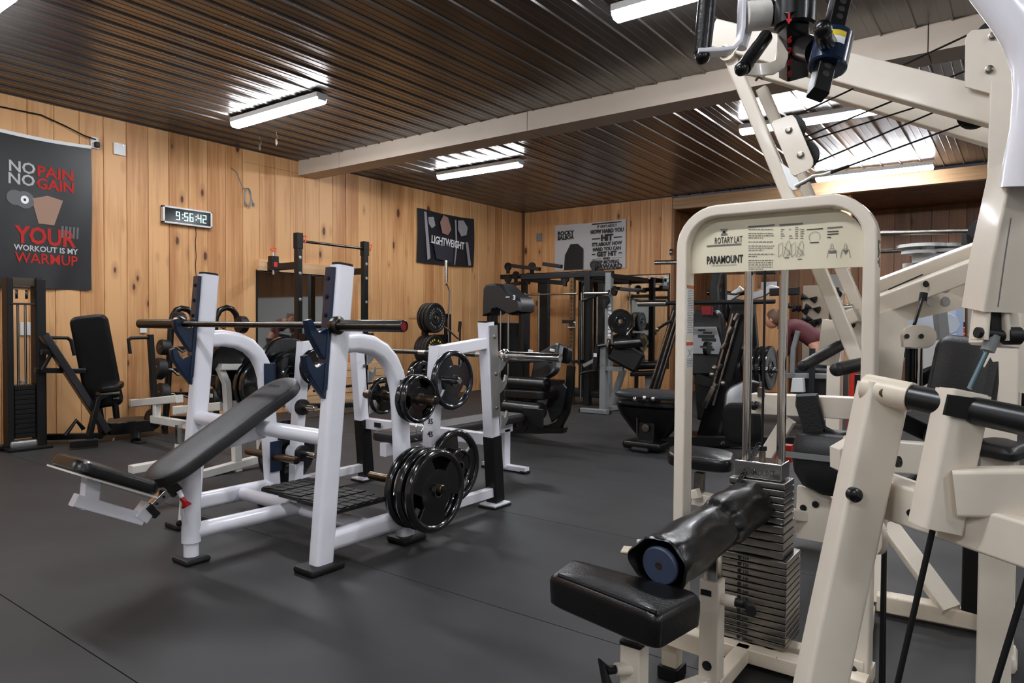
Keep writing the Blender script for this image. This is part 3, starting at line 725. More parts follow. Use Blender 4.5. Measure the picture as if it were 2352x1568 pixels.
# storage pegs
def peg(t, p, d, L, r=.0245, m=None, name='storage_peg', cap=True):
    p, d = V(p), V(d).normalized()
    o = B().lathe(p, d, [(r, 0), (r, L-.004), (r-.004, L)], n=18).obj(name, m or BROWNROD, t)
    if cap: B().lathe(p, d, [(r*.8, L-.002), (r*.8, L+.006), (r*.3, L+.008)], n=14).obj('peg_cap', BLACKM, t)
    return o
for x, zz, yy in ((RX, .80, 2.675), (RX, .33, 2.71), (LX, .84, 2.665), (LX, .33, 2.71)):
    B().box((x, yy+.047, zz), (.075, .012, .20), bev=.004).obj('peg_plate', NAVY, rk)
    for dx in (-.025, .025):
        b = B(); bolt(b, (x, yy+.055, zz+dx*3), (0, 1, 0), .012, .008); b.obj('peg_bolt', BLACKM, rk)
    B().box((x+.04*(1 if x == RX else 1), yy, zz), (.012, .07, .2), bev=.004).obj('peg_plate', NAVY, rk)
    for sg in (-1, 1):
        if x == LX and zz > .5: continue
        if x == RX and zz == .33 and sg == 1: peg(rk, (x+.04, yy, zz), (1, 0, 0), .25)
        else: peg(rk, (x+sg*.04, yy, zz), (sg, 0, 0), .23)
bar = barbell('barbell', 'dark barbell with red sleeve end racked across the large white incline bench rack', (CX, 2.165, 1.19), (1, .055, 0), DSTEEL, DSTEEL, endm=DRED)
G1 = 'plates on the near white rack'
plate('10', 'small grip plate outermost on the upper right peg of the near incline rack', (RX+.145, 2.675, .80), G1, rx=.3)
plate('10', 'small grip plate tucked behind the outermost on the upper right peg of the near rack', (RX+.105, 2.675, .80), G1, rx=1.1)
plate('5', 'small plate on the inward upper peg between the near rack posts', (RX-.13, 2.675, .80), G1, rx=.8)
plate('45', 'large plate outermost in the stack low on the near rack, facing the camera', (RX+.235, 2.71, .315), G1, rx=.5)
plate('45', 'large plate second from outside low on the near rack', (RX+.165, 2.71, .318), G1, rx=1.2)
plate('45', 'large plate innermost in the stack low on the near rack', (RX+.09, 2.71, .316), G1, rx=1.9)
# spring clips on the floor
def clip(p, name, label, hang=False, rz=0):
    p = V(p); b = B(); pts = []
    M = Mx.Rotation(rz, 3, 'Z')
    for i in range(34):
        a = i/33*2*PI*2.2; q = V((.027*math.cos(a), .027*math.sin(a), .004*i/4)) if not hang else V((.006*i/6, .027*math.cos(a), .027*math.sin(a)))
        pts.append(p+M@q)
    def leg(c): return [p+M@V(k) for k in c]
    pts = leg([(-.05, -.06, .01), (-.03, -.09, .01), (.0, -.045, .01)] if not hang else [(0, -.035, -.13), (0, -.01, -.14), (0, -.024, -.06)])+pts+leg([(.03, -.05, .03), (.07, -.06, .03), (.08, -.03, .03)] if not hang else [(.03, .02, -.06), (.03, .035, -.13), (.03, .01, -.12)])
    o = b.path(pts, rad=.0028, n=6).obj(name, CHROME); return tag(o, label, 'clip', 'spring collars')
clip(Z(895, 1227, .006), 'spring_clip', 'chrome spring clip lying on the floor under the near rack')
clip(Z(868, 1222, .006)+V((-.02, .02, 0)), 'spring_clip', 'second chrome spring clip on the floor, left of its twin under the near rack', rz=1.4)
# ================================================================ SECOND BENCH (flat olympic bench)
fb = thing('flat_bench_rack', 'white flat bench press rack with black sleeved posts and chrome barbell, behind the incline rack', 'bench rack', (-3.42, 3.5, 0))
R2, L2 = -2.79, -4.05
for x in (R2, L2):
    B().beam((x, 3.61, .03), (x, 3.50, 1.215), .075, .085, up=(0, 1, 0), r=.006).obj('post', WHITE, fb)
    B().beam((x, 3.50, 1.215), (x, 3.50, 1.222), .07, .08, up=(0, 1, 0), r=.006).obj('post_cap', BLACKM, fb)
    B().beam((x, 3.615, .035), (x, 3.575, .47), .088, .098, up=(0, 1, 0), r=.01).obj('post_sleeve', BLACKM, fb)
    B().box((x, 3.61, .02), (.13, .17, .012), bev=.003).obj('foot_plate', WHITE, fb); B().box((x, 3.61, .007), (.14, .18, .014), bev=.004).obj('rubber_foot', RUBBER, fb)
    # front leg with top arm
    B().path([(x, 3.535, 1.085), (x, 3.03, 1.035)], w=.07, h=.07, r=.006).obj('top_arm', WHITE, fb)
    B().path([(x, 3.04, 1.07), (x, 2.99, .5), (x, 2.97, .02)], w=.07, h=.075, up=(1, 0, 0), r=.006).obj('front_leg', WHITE, fb)
    B().beam((x, 2.98, .10), (x, 3.60, .10), .05, .06, r=.005).obj('side_rail', WHITE, fb)
    # gun rack plate and hooks
    B().beam((x+.0, 3.575, .62), (x, 3.545, 1.19), .064, .012, up=(0, 1, 0), r=.004).obj('rack_plate', GALV, fb) if x == L2 else B().beam((x+.041, 3.565, .60), (x+.041, 3.525, 1.195), .008, .085, up=(0, 1, 0), r=.003).obj('rack_plate', GALV, fb)
    for hz in (.935, .80, .56):
        yy = 3.56+(1-hz)*.07+.02
        pr = [(yy, hz+.05), (yy+.03, hz+.028), (yy+.05, hz+.03), (yy+.062, hz+.07), (yy+.078, hz+.06), (yy+.075, hz+.01), (yy+.04, hz-.03), (yy, hz-.05)]
        B().prism([V((x+.041, a, c)) for a, c in pr], (1, 0, 0), .014, bev=.002).obj('bar_hook', GALV, fb)
    for q in (1.12, .88, .66):
        b = B(); bolt(b, (x+.046, 3.545+(1-q)*.06, q), (1, 0, 0), .011, .008); b.obj('plate_bolt', CHROME, fb)
B().beam((L2, 3.60, .44), (R2, 3.60, .44), .06, .08, r=.006).obj('cross_rail', WHITE, fb)
B().box((-3.86, 3.555, .445), (.07, .003, .035)).obj('maker_label', DGREY, fb)
B().beam((-3.42, 3.2, .36), (-3.42, 4.62, .36), .06, .09, r=.006).obj('bench_spine', WHITE, fb)
B().beam((-3.42, 4.55, .03), (-3.42, 4.55, .34), .06, .08, up=(0, 1, 0), r=.005).obj('bench_leg', WHITE, fb)
B().beam((-3.64, 4.56, .03), (-3.20, 4.56, .03), .06, .04, r=.005).obj('bench_foot', WHITE, fb)
foot(fb, (-3.22, 4.56, 0), .06, .08, .02); foot(fb, (-3.62, 4.56, 0), .06, .08, .02)
pad(B(), (-3.42, 3.22, .435), (-3.42, 4.66, .435), (0, 0, 1), .30, .06, er=.05).obj('bench_pad', VINYLM, fb)
B().box((-3.22, 4.67, .44), (.20, .02, .15), bev=.005).obj('end_box', BLACKM, fb)
for zz, m_ in ((.62, 1), (.30, 1)):
    for sg in (-1, 1):
        pp = V((L2+sg*.036, 2.99, zz))
        B().lathe(pp, (sg, 0, 0), [(.055, 0), (.055, .03), (.03, .032)], n=20).obj('peg_hub', RUBBER if sg == 1 else WHITE, fb)
        peg(fb, pp, (sg, 0, 0), .16, r=.02, m=CHROME, cap=False)
for zz in (.875, .33):
    peg(fb, (R2+.036, 2.99+.03, zz), (1, 0, 0), .16, r=.02, m=CHROME, cap=False)
    peg(fb, (R2-.036, 2.99+.03, zz), (-1, 0, 0), .16, r=.02, m=CHROME, cap=False)
for s_, zz in (('35', .62), ('45', .545)):
    text('height_mark', s_, frame((R2+.004, 2.955, zz), (1, 0, 0), (0, 0, 1)), .045, INK, fb, bold=.001)
bar2 = barbell('barbell', 'chrome barbell lying on the middle white flat bench rack', (-3.42, 3.66, .995), (1, 0, 0), CHROME, CHROME, endm=GREY)
G2 = 'plates on the flat bench rack'
plate('25', 'blue-black grip plate high on the front leg of the flat bench rack', (R2+.105, 3.06, .872), G2, rx=.45)
plate('45', 'large grip plate low behind the near stack, on the flat bench rack', (R2+.10, 3.08, .36), G2, rx=.15)
plate('5', 'small grip plate in front of the large plate behind the near stack', (R2+.155, 3.06, .37), G2, rx=.4)
plate('5', 'small plate inward on the upper peg behind the blue-black plate', (R2-.10, 3.02, .875), G2, rx=.4)
plate('2', 'tiny plate inward of the blue-black plate on the flat bench rack', (R2-.15, 3.02, .875), G2)
plate('45s', 'large plate high on the outer left peg of the flat bench rack', (L2-.14, 2.99, .88), G2)
plate('35', 'middle sized plate beside the large one on the upper left peg of the flat bench', (L2-.09, 2.99, .82), G2)
plate('45s', 'large plate low on the outer left side of the flat bench rack', (L2-.12, 2.99, .29), G2)
plate('10', 'small grip plate on the left post seen past the bar hook of the near rack', (L2+.13, 3.04, .90), G2, rx=.3)
# hanging clips near peg
for i, (px, py) in enumerate(((962, 975), (975, 985))):
    p = X(px, py, -2.9)
    clip(p+V((0, 0, .05)), 'hanging_clip', ('chrome spring clip hanging under the small plates, left one', 'chrome spring clip hanging under the small plates, right one')[i], hang=True)
# ================================================================ THIRD BENCH (worn white, pads behind)
wb3 = thing('worn_preacher_bench', 'scuffed white bench frame with black arm pad and chipped roller bars, left of the racks', 'bench', (-5.3, 3.9, 0))
def XB(b, x, pts, w, h, r=.005, up=(1, 0, 0)): return b.path([X(px, py, x) for px, py in pts], w=w, h=h, r=r, up=up)
def YBm(b, y, pts, w, h, r=.005, up=(0, 1, 0)): return b.path([Y(px, py, y) for px, py in pts], w=w, h=h, r=r, up=up)
yb3 = 3.45
B().beam(Y(308, 926, yb3), Y(412, 915, yb3), .075, .075, r=.01).obj('roller_bar', WORN, wb3)
B().beam(Y(306, 926, yb3), Y(311, 926, yb3), .085, .085, r=.01).obj('bar_end', WORN, wb3)
B().beam(Y(360, 925, yb3), Y(360, 972, yb3), .06, .06, up=(0, 1, 0)).obj('bar_post', WORN, wb3)
yb4 = 3.30
B().beam(Y(410, 942, yb4), Y(515, 932, yb4), .075, .075, r=.01).obj('roller_bar', WORN, wb3)
B().beam(Y(407, 942, yb4), Y(412, 942, yb4), .085, .085, r=.01).obj('bar_end', WORN, wb3)
B().beam(Y(352, 962, yb3), Y(470, 982, yb4), .06, .075).obj('base_arm', WORN, wb3)
B().beam(Y(410, 975, yb4), Y(411, 1018, yb4), .045, .045, up=(0, 1, 0)).obj('chrome_post', CHROME, wb3)
B().beam(Y(413, 1018, 3.32), Z(413, 1040, 0)+V((0, 0, .0)), .07, .07, up=(0, 1, 0)).obj('foot_post', WORN, wb3)
# rear part with arm pad
x3 = -5.1
pad(B(), X(478, 820, x3), X(555, 820, x3), (-.7, 0, .7), .34, .09, er=.06).obj('arm_pad', VINYL, wb3)
B().beam(X(500, 842, x3), X(560, 842, x3), .12, .05).obj('pad_frame', WORN, wb3)
XB(B(), x3, [(505, 845), (520, 880), (527, 990)], .05, .06).obj('pad_post', WORN, wb3)
XB(B(), x3, [(540, 920), (545, 1090)], .06, .06).obj('rear_post', WORN, wb3)
XB(B(), x3, [(430, 1098), (600, 1052)], .06, .07).obj('base_rail', WORN, wb3)
XB(B(), x3+.5, [(300, 1078), (470, 1048)], .05, .07).obj('base_rail', WORN, wb3)
XB(B(), x3, [(600, 1000), (602, 1062)], .06, .06).obj('rear_post', WORN, wb3)
B().tube(X(560, 880, x3)+V((-.1, 0, 0)), X(560, 880, x3)+V((.5, 0, 0)), .022).obj('plate_peg', CHROME, wb3)
G3 = 'plates on the worn bench'
pc = X(560, 880, x3)
plate('45s', 'large plate outermost of three behind the left arch of the near rack', pc+V((.30, 0, 0)), G3)
plate('45s', 'large plate in the middle of three behind the left arch of the near rack', pc+V((.22, 0, 0)), G3)
plate('45s', 'large plate innermost of three behind the left arch of the near rack', pc+V((-.06, 0.02, 0)), G3)
plate('45s', 'large plate leaning further right behind the left arch', X(640, 860, x3), G3)
# ================================================================ CHEST PRESS BY THE LEFT WALL
cp = thing('chest_press', 'black seated chest press with weight tower beside the black flag', 'gym machine', (-7.4, 2.9, 0))
ty = 2.5
def post(t, name, P, Q, w, h, m, r=.006, up=(0, 1, 0)): return B().beam(P, Q, w, h, up=up, r=r).obj(name, m, t)
tx0 = -7.56
B().box((tx0, 2.395, .80), (.14, .05, 1.60), bev=.008).obj('tower_post', BLACKM, cp)
B().box((tx0+.02, 2.635, .80), (.16, .085, 1.62), bev=.02).obj('tower_post', BLACKM, cp)
B().box((tx0, 2.50, 1.565), (.13, .22, .075), bev=.005).obj('tower_header', mat('bronze_black', (58, 48, 38), .3), cp)
B().box((tx0+.03, 2.50, 1.36), (.10, .20, .018), bev=.003).obj('tower_shelf', DGREY, cp)
for y in (2.475, 2.535):
    B().tube((tx0, y, .1), (tx0, y, 1.36), .011).obj('guide_rod', CHROME, cp)
for y in (2.46, 2.54): B().lathe((tx0+.02, y, 1.45), (.3, 1, 0), [(.01, -.012), (.045, -.010), (.04, 0), (.045, .010), (.01, .012)]).obj('pulley', DGREY, cp)
for q in range(11): B().box((tx0, 2.505, .13+q*.045), (.15, .165, .041), bev=.003).obj('weight_slab', BLACKM, cp)
B().box((tx0+.0, 2.505, .63), (.05, .03, .03), bev=.003).obj('stack_pin', GALV, cp)
B().box((tx0+.04, 2.49, .055), (.12, .22, .07), bev=.02).obj('base_bumper', GALV, cp)
B().box((tx0, 2.52, .015), (.34, .36, .03), bev=.008).obj('base_plate', BLACKM, cp)
xm = -7.35
B().beam(X(100, 768, xm), X(245, 990, xm-.0), .07, .085, up=(1, 0, 0)).obj('main_arm', mat('scuffed_black_paint', (84, 84, 88), .25, metal=.9), cp)
B().path([X(105, 775, xm), X(155, 776, xm), X(163, 782, xm), X(171, 816, xm)], rad=.017).obj('handle', BLACKM, cp)
xr = -7.1
B().beam(X(345, 768, xr), X(357, 962, xr), .05, .06, up=(1, 0, 0)).obj('lever_post', BLACKM, cp)
B().path([X(345, 775, xr), X(302, 776, xr), X(295, 780, xr), X(299, 812, xr)], rad=.017).obj('handle', BLACKM, cp)
B().beam(X(80, 850, xm-.05), X(195, 852, xm-.05), .05, .05).obj('cross_tube', BLACK, cp)
B().beam(X(95, 808, xm), X(120, 808, xm), .05, .05).obj('cam_bracket', BLACK, cp)
B().beam(X(122, 805, xm), X(97, 850, xm), .03, .03).obj('brace', BLACK, cp)
px_ = -7.38
pad(B(), X(202, 724, px_), X(243, 935, px_), (.80, -.55, .12), .33, .06, er=.07).obj('back_pad', VINYL, cp)
B().beam(X(200, 770, px_-.1), X(236, 1000, px_-.1), .06, .06, up=(1, 0, 0)).obj('pad_post', BLACK, cp)
pad(B(), X(228, 890, px_+.10), X(283, 884, px_+.22), (.1, -.1, 1), .26, .06, er=.09).obj('seat_pad', VINYL, cp)
B().beam(X(225, 904, px_+.1), X(270, 901, px_+.1), .10, .03).obj('seat_plate', STEEL, cp)
B().path([X(205, 1000, px_+.1), X(225, 915, px_+.1), X(245, 905, px_+.1)], w=.05, h=.06, up=(1, 0, 0)).obj('seat_strut', BLACK, cp)
B().path([X(262, 905, px_+.05), X(268, 960, px_+.05)], rad=.03).obj('seat_post', BLACK, cp)
B().tube(X(258, 915, px_+.12), X(272, 915, px_+.12), .02).obj('adjust_knob', DSTEEL, cp)
B().prism([Z(243, 975, .15), Z(250, 962, .17), Z(352, 956, .17), Z(352, 966, .15)], (0, 0, 1), .02).obj('foot_plate', mat('tread_metal', (92, 90, 86), .4, metal=.7, bump=.5, bscale=120), cp)
B().beam(Z(250, 985, .12), Z(350, 975, .12), .10, .12).obj('foot_box', BLACK, cp)
B().beam(Z(100, 1003, .06), Z(235, 1000, .06), .06, .06).obj('base_rail', BLACK, cp)
B().beam(Z(160, 1020, .05), Z(225, 1015, .05), .07, .07).obj('base_rail', BLACK, cp)
B().path([X(150, 1000, xm), X(175, 965, xm), X(192, 985, xm)], rad=.02).obj('linkage', BLACK, cp)
B().tube(Z(312, 985, .12), Z(312, 1012, .02), .045).obj('foot_post', BLACK, cp)
B().box(Z(318, 1014, .01), (.16, .09, .02), bev=.005).obj('foot_pad', DGREY, cp)
B().path([X(262, 1005, px_), X(258, 1018, px_), X(268, 1020, px_)], rad=.01).obj('foot_bracket', GALV, cp)
# bar lying at the left edge
tag(B().tube(Z(-60, 1045, .03), Z(20, 1024, .03), .022).obj('floor_tube', CHROME), 'bright steel tube lying on the floor at the left picture edge', 'tube')
so2 = tag(B().box(X(329, 752, XL+.012), (.015, .075, .12), bev=.004).obj('wall_socket', PAPER), 'low white socket on the pine wall behind the left end of the dark barbell', 'socket')
so3 = tag(B().box(X(58, 755, XL+.012), (.015, .09, .13), bev=.004).obj('wall_socket', PAPER), 'low white socket seen through the chest press tower', 'socket')
# ================================================================ CURL BAR RACK
ez = thing('curl_bar_rack', 'black rack with two rounded hoops holding fixed curl bars against the pine wall', 'bar rack', (-7.7, 4.4, 0))
def hoop(x, pts, r=.035): return B().path([X(px, py, x) for px, py in pts], rad=r, n=12)
hoop(-7.7, [(378, 985), (385, 900), (390, 800), (393, 745), (397, 725), (405, 712), (417, 708), (430, 710), (440, 718), (446, 732), (448, 748)]).obj('side_hoop', BLACK, ez)
hoop(-7.7, [(497, 985), (496, 860), (494, 750), (496, 728), (505, 712), (520, 706), (533, 710), (542, 722), (546, 742), (548, 760)]).obj('side_hoop', BLACK, ez)
for py in (755, 800, 850, 905, 960): B().beam(X(392, py, -7.7), X(500, py, -7.7), .03, .05).obj('cross_tube', BLACK, ez)
B().box(X(440, 985, -7.65), (.6, .9, .05), bev=.01).obj('base', BLACK, ez)
EZG = 'fixed curl bars on the wall rack'
def curlbar(xa, pl, prr, rl, label):
    a, c = X(*pl, xa), X(*prr, xa); t = thing('curl_bar', label, 'curl bar', (a+c)/2, EZG)
    d = (c-a).normalized(); dn = V((0, 0, -1)); L = (c-a).length
    pts = [a, a+d*L*.16, a+d*L*.28+dn*.05, a+d*L*.40, a+d*L*.5, a+d*L*.60, a+d*L*.72+dn*.05, a+d*L*.84, c]
    pts = [p+V((.14 if 0 < i < 8 else .02, 0, 0))*0+V((0, 0, .015*math.sin(i))) for i, p in enumerate(pts)]
    B().path(pts, rad=.014, n=10).obj('bent_bar', STEEL, t)
    for s, p in ((-1, a), (1, c)):
        B().lathe(p, d*s, [(.02, -.01), (rl*.9, -.008), (rl, .005), (rl, .075), (rl*.9, .088), (.02, .09)], n=26).obj('rubber_head', RUBBER, t)
        B().lathe(p, d*s, [(rl*.35, .09), (rl*.33, .093), (.01, .094)], n=18).obj('head_cap', DSTEEL, t)
curlbar(-7.62, (418, 738), (548, 745), .105, 'top curl bar on the wall rack, its round head right of the left white upright')
curlbar(-7.52, (385, 798), (500, 806), .085, 'second curl bar from the top on the wall rack')
curlbar(-7.45, (374, 848), (492, 866), .115, 'third curl bar from the top on the wall rack')
curlbar(-7.38, (380, 905), (482, 915), .115, 'fourth curl bar from the top, low on the wall rack')
curlbar(-7.38, (360, 962), (480, 968), .105, 'lowest curl bar, just above the base of the wall rack')
text('head_mark', '00', frame(X(482, 912, -7.25), (1, 0, 0), (0, 0, 1)), .06, PAPER, ez, bold=.003)
# ================================================================ WALL SQUAT STAND
sq = thing('squat_stand', 'black wall-mounted squat stand with pull-up bar and orange pins', 'squat stand', (-7.4, 6, 0))
qx = -7.4; qa, qb = 5.47, 6.57
for yq in (qa, qb):
    B().box((qx, yq, 1.17), (.075, .075, 2.34), bev=.004).obj('post', BLACK, sq)
    B().box((qx, yq, 2.24), (.088, .088, .20), bev=.004).obj('post_sleeve', BLACKM, sq)
    B().beam((XL+.07, yq, 1.93), (qx, yq, 1.93), .06, .09).obj('wall_arm', BLACK, sq)
    B().box((XL+.065, yq, 1.93), (.06, .16, .13), bev=.004).obj('wall_bracket', BLACK, sq)
    for zq in (2.03, 1.83, 1.5, 1.2):
        b = B(); bolt(b, (qx+.038, yq, zq), (1, 0, 0), .016, .008); b.obj('post_bolt', GALV, sq)
    pn = V((qx+.02, yq+.06, 2.24)); 
    B().path([pn+V((0, .0, .06)), pn+V((0, .05, .07)), pn+V((0, .03, -.02)), pn+V((0, .0, .0)), pn+V((0, -.01, .05))], rad=.009, n=6).obj('orange_pin', ORANGE, sq)
B().tube((qx, qa, 2.24), (qx, qb, 2.24), .017).obj('pull_up_bar', BLACK, sq)
for yq in (qa, qb): B().box((qx+.09, yq, 1.02), (.14, .06, .10), bev=.01).obj('bar_hook', BLACK, sq)
fa = X(628, 604, -7.5)
B().box(fa, (.09, .10, .17), bev=.006).obj('hinge_block', BLACK, sq)
B().tube(fa+V((0, 0, -.14)), fa+V((0, 0, .14)), .014).obj('hinge_pin', GALV, sq)
B().box(fa+V((.047, 0, -.02)), (.003, .05, .06)).obj('red_label', RED, sq)
B().path([fa+V((0, .04*math.cos(a), .17+.02*math.sin(a))) for a in [k*2*PI/10 for k in range(10)]], rad=.008, n=6, closed=True).obj('orange_ring', ORANGE, sq)
# ================================================================ BUMPER PLATE TREE WITH BARS
tr = thing('bumper_plate_tree', 'black plate tree loaded with rubber bumper plates by the pine wall', 'plate tree', (-7.3, 7.8, 0))
tx = -7.35; pc1 = X(968, 730, tx); pc2 = X(962, 803, tx)
B().box((tx, pc1.y+.08, .72), (.08, .08, 1.44), bev=.005).obj('mast', BLACKM, tr)
for pz_ in (pc1.z, pc2.z, .42):
    B().tube((tx-.28, pc1.y+.04, pz_), (tx+.30, pc1.y+.04, pz_), .024).obj('peg', CHROME, tr)
B().box((tx, pc1.y+.05, .03), (.6, .5, .05), bev=.006).obj('base', BLACKM, tr)
GB = 'rubber bumper plates on the tree'
for i, dx in enumerate((.24, .17, .10)):
    plate('bump', ('grey-lettered bumper plate, front one on the upper peg of the tree', 'second bumper plate from the front on the upper peg', 'third bumper plate from the front on the upper peg')[i], (tx+dx, pc1.y+.04, pc1.z), GB)
for i, dx in enumerate((.26, .20, .14, .08)):
    plate('bump', ('yellow-lettered bumper plate, front one on the lower peg of the tree', 'second bumper plate behind the yellow-lettered one', 'third bumper plate behind the yellow-lettered one', 'fourth bumper plate behind the yellow-lettered one')[i], (tx+dx, pc1.y+.0, pc2.z), GB)
for i, dx in enumerate((.22, .12, -.1)):
    plate('bump', ('bumper plate on the lowest peg of the tree, front one', 'bumper plate on the lowest peg of the tree, second', 'bumper plate on the lowest peg of the tree, wall side')[i], (tx+dx, pc1.y+.04, .42), GB)
def ringtext(t, c, r, s, size, m, a0, step, x):
    for i, ch in enumerate(s):
        a = a0-i*step; p = V((x, c.y+r*math.cos(a), c.z+r*math.sin(a)))
        up_ = V((0, math.cos(a), math.sin(a))); xd = V((0, math.sin(a), -math.cos(a)))
        # plate faces +x; reading direction along +y
        text('plate_lettering', ch, frame(p, xd, up_), size, m, t, bold=.002)
c2 = V((tx, pc1.y, pc2.z))
ringtext(tr, c2, .14, 'ROGUE', .05, YELLOW, 2.9, .26, tx+.295) if False else None
b = B()
for k in range(22):
    if k in (5, 11, 16, 21): continue
    a = k/22*2*PI; p = V((tx+.292, c2.y+.155*math.cos(a), c2.z+.155*math.sin(a)))
    b.box(p, (.002, .020, .030), rot=Mx.Rotation(a+PI/2, 4, 'X'))
b.obj('yellow_ring_print', YELLOW, tr, kind='stuff')
b = B(); c1 = V((tx, pc1.y+.04, pc1.z))
for k in range(22):
    if k in (6, 12, 17): continue
    a = k/22*2*PI; b.box(V((tx+.272, c1.y+.14*math.cos(a), c1.z+.14*math.sin(a))), (.002, .018, .026), rot=Mx.Rotation(a+PI/2, 4, 'X'))
b.obj('grey_ring_print', GINK, tr, kind='stuff')
# vertical bar holder
bh = thing('bar_holder', 'black square post bar holder next to the bumper plates', 'bar holder', (-7.2, 8.2, 0))
hx = -7.3; yh = X(1028, 730, hx)
B().box((hx, yh.y, .68), (.07, .10, 1.36), bev=.005).obj('post', BLACKM, bh)
B().beam((hx, yh.y-.30, 1.33), (hx, yh.y, 1.33), .07, .07).obj('arm', BLACKM, bh)
B().beam((hx, yh.y-.30, .98), (hx, yh.y, .98), .07, .12).obj('arm', BLACKM, bh)
B().box((hx, yh.y-.1, .03), (.5, .6, .05), bev=.006).obj('base', BLACKM, bh)
def vbar(label, x, pts, r, m, sleeve=None):
    t = thing('upright_bar', label, 'bar', X(*pts[-1], x), 'specialty bars by the plate tree')
    B().path([X(px, py, x) for px, py in pts], rad=r, n=10).obj('shaft', m, t)
    if sleeve: B().tube(X(*sleeve[0], x), X(*sleeve[1], x), .026).obj('sleeve', m, t)
    return t
vbar('tall chrome bent curl bar standing upright below the lifter flag', hx+.08, [(1024, 655), (1026, 652), (1032, 668), (1030, 720), (1030, 800), (1030, 905)], .015, CHROME, ((1025, 598), (1025, 648)))
vbar('short chrome bar crossing diagonally in front of the bar holder', hx+.12, [(1012, 745), (1030, 757), (1052, 778)], .014, CHROME, ((1010, 705), (1014, 748)))
vbar('black handled bar standing right of the bar holder', hx+.1, [(1057, 738), (1055, 830), (1053, 900)], .016, BLACKM, ((1057, 738), (1055, 762)))
hb = thing('horizontal_bar', 'long black barbell stored low along the pine wall', 'barbell', (-7.3, 7, .5))
B().tube(X(720, 898, -7.5), X(935, 868, -7.5), .016).obj('shaft', BLACKM, hb)
B().tube(X(860, 878, -7.5), X(885, 874, -7.5), .03).obj('collar', BLACKM, hb)
# dumbbell rack rail by steps
dr = thing('low_storage_rail', 'low black storage rail with chrome clips in front of the timber boards', 'rack', X(810, 940, -7.2))
B().beam(X(700, 932, -7.2), X(985, 925, -7.2), .12, .06).obj('rail', BLACKM, dr)
b = B()
for i in range(14): b.path([X(792+i*4.0, 928, -7.2)+V((0, 0, .02)), X(792+i*4, 921, -7.2)+V((0, 0, .03)), X(795+i*4, 928, -7.2)+V((0, 0, .02))], rad=.004, n=5)
b.obj('clip_row', CHROME, dr, kind='stuff')
tag(B().path([X(660, 960, -6.9), X(700, 960, -6.9)], rad=.12, n=24).obj('medicine_ball', RUBBER), 'round black medicine ball in shade below the curl bars', 'ball') if False else None
# ================================================================ LEG EXTENSION
le = thing('leg_extension', 'black leg extension machine with smooth tower cowl and roller pads', 'gym machine', (-4.6, 6.2, 0))
ly = 6.1
def PRY(name, y, pts, th, m, t, bev=.01): return B().prism([Y(px, py, y) for px, py in pts], (0, 1, 0), th, bev=bev).obj(name, m, t)
PRY('tower_cowl', ly+.1, [(1124, 700), (1126, 662), (1132, 655), (1152, 651), (1168, 653), (1186, 672), (1208, 684), (1214, 700), (1212, 716), (1190, 724), (1160, 712), (1144, 712), (1142, 722), (1124, 726)], .30, mat('cowl_plastic', (38, 39, 41), .35), le, bev=.03)
text('cowl_mark', '3', frame(Y(1178, 688, ly-.06), (1, 0, 0), (0, 0, 1)), .07, PAPER, le, bold=.003)
B().box(Y(1166, 682, ly-.055), (.05, .004, .012)).obj('logo_dash', PAPER, le)
for px in (1131, 1205): B().beam(Y(px, 720, ly+.1), Y(px-3, 985, ly+.1), .07, .14, up=(0, 1, 0), r=.02).obj('tower_post', BLACK, le)
for px in (1150, 1168): B().tube(Y(px, 712, ly+.1), Y(px-1, 930, ly+.1), .013).obj('guide_rod', CHROME, le)
PRY('rear_cover', ly+.24, [(1140, 740), (1205, 740), (1205, 985), (1140, 985)], .05, BLACKM, le)
for q in range(8): B().box(Y(1158, 950-q*11, ly+.1), (.20, .14, .052), bev=.004).obj('weight_slab', BLACKM, le)
pad(B(), Y(1262, 800, ly+.2), Y(1250, 872, ly-.1), (-.2, -.9, .3), .38, .08, er=.08).obj('back_pad', DGREY, le)
pad(B(), Y(1290, 792, ly+.3), Y(1286, 832, ly+.3), (-.2, -.95, .2), .30, .07, er=.07).obj('head_pad', DGREY, le)
for a, c, y_, r_ in (((1172, 878), (1258, 884), ly-.35, .075), ((1160, 934), (1248, 944), ly-.45, .08)):
    A_, C_ = Y(*a, y_), Y(*c, y_); C_ = V((C_.x, y_+.0, C_.z))
    B().lathe(A_, C_-A_, [(.03, -.002), (r_*.9, 0), (r_, .015), (r_, (C_-A_).length-.02), (r_*.88, (C_-A_).length), (.02, (C_-A_).length+.003)], n=28).obj('roller_pad', VINYL, le)
    B().lathe(C_, C_-A_, [(.035, 0), (.035, .006), (.01, .008)], n=16).obj('roller_cap', DSTEEL, le)
pad(B(), Y(1180, 900, ly-.25), Y(1270, 905, ly-.25), (0, 0, 1), .42, .09, er=.06).obj('seat_pad', VINYL, le)
B().path([Y(px, py, ly-.1) for px, py in ((1312, 840), (1308, 900), (1300, 945), (1285, 975), (1262, 985), (1235, 986), (1190, 984))], w=.09, h=.05, up=(0, 1, 0), r=.015).obj('rear_frame', BLACK, le)
B().path([Y(px, py, ly-.1) for px, py in ((1235, 880), (1220, 930), (1228, 985))], w=.10, h=.08, up=(0, 1, 0), r=.015).obj('seat_column', BLACK, le)
B().path([Y(px, py, ly-.3) for px, py in ((1190, 905), (1185, 960), (1210, 985))], w=.06, h=.06, up=(0, 1, 0)).obj('swing_arm', BLACK, le)
B().path([Y(1145, 830, ly-.2), Y(1235, 827, ly-.2)], w=.22, h=.04).obj('side_tray', BLACK, le)
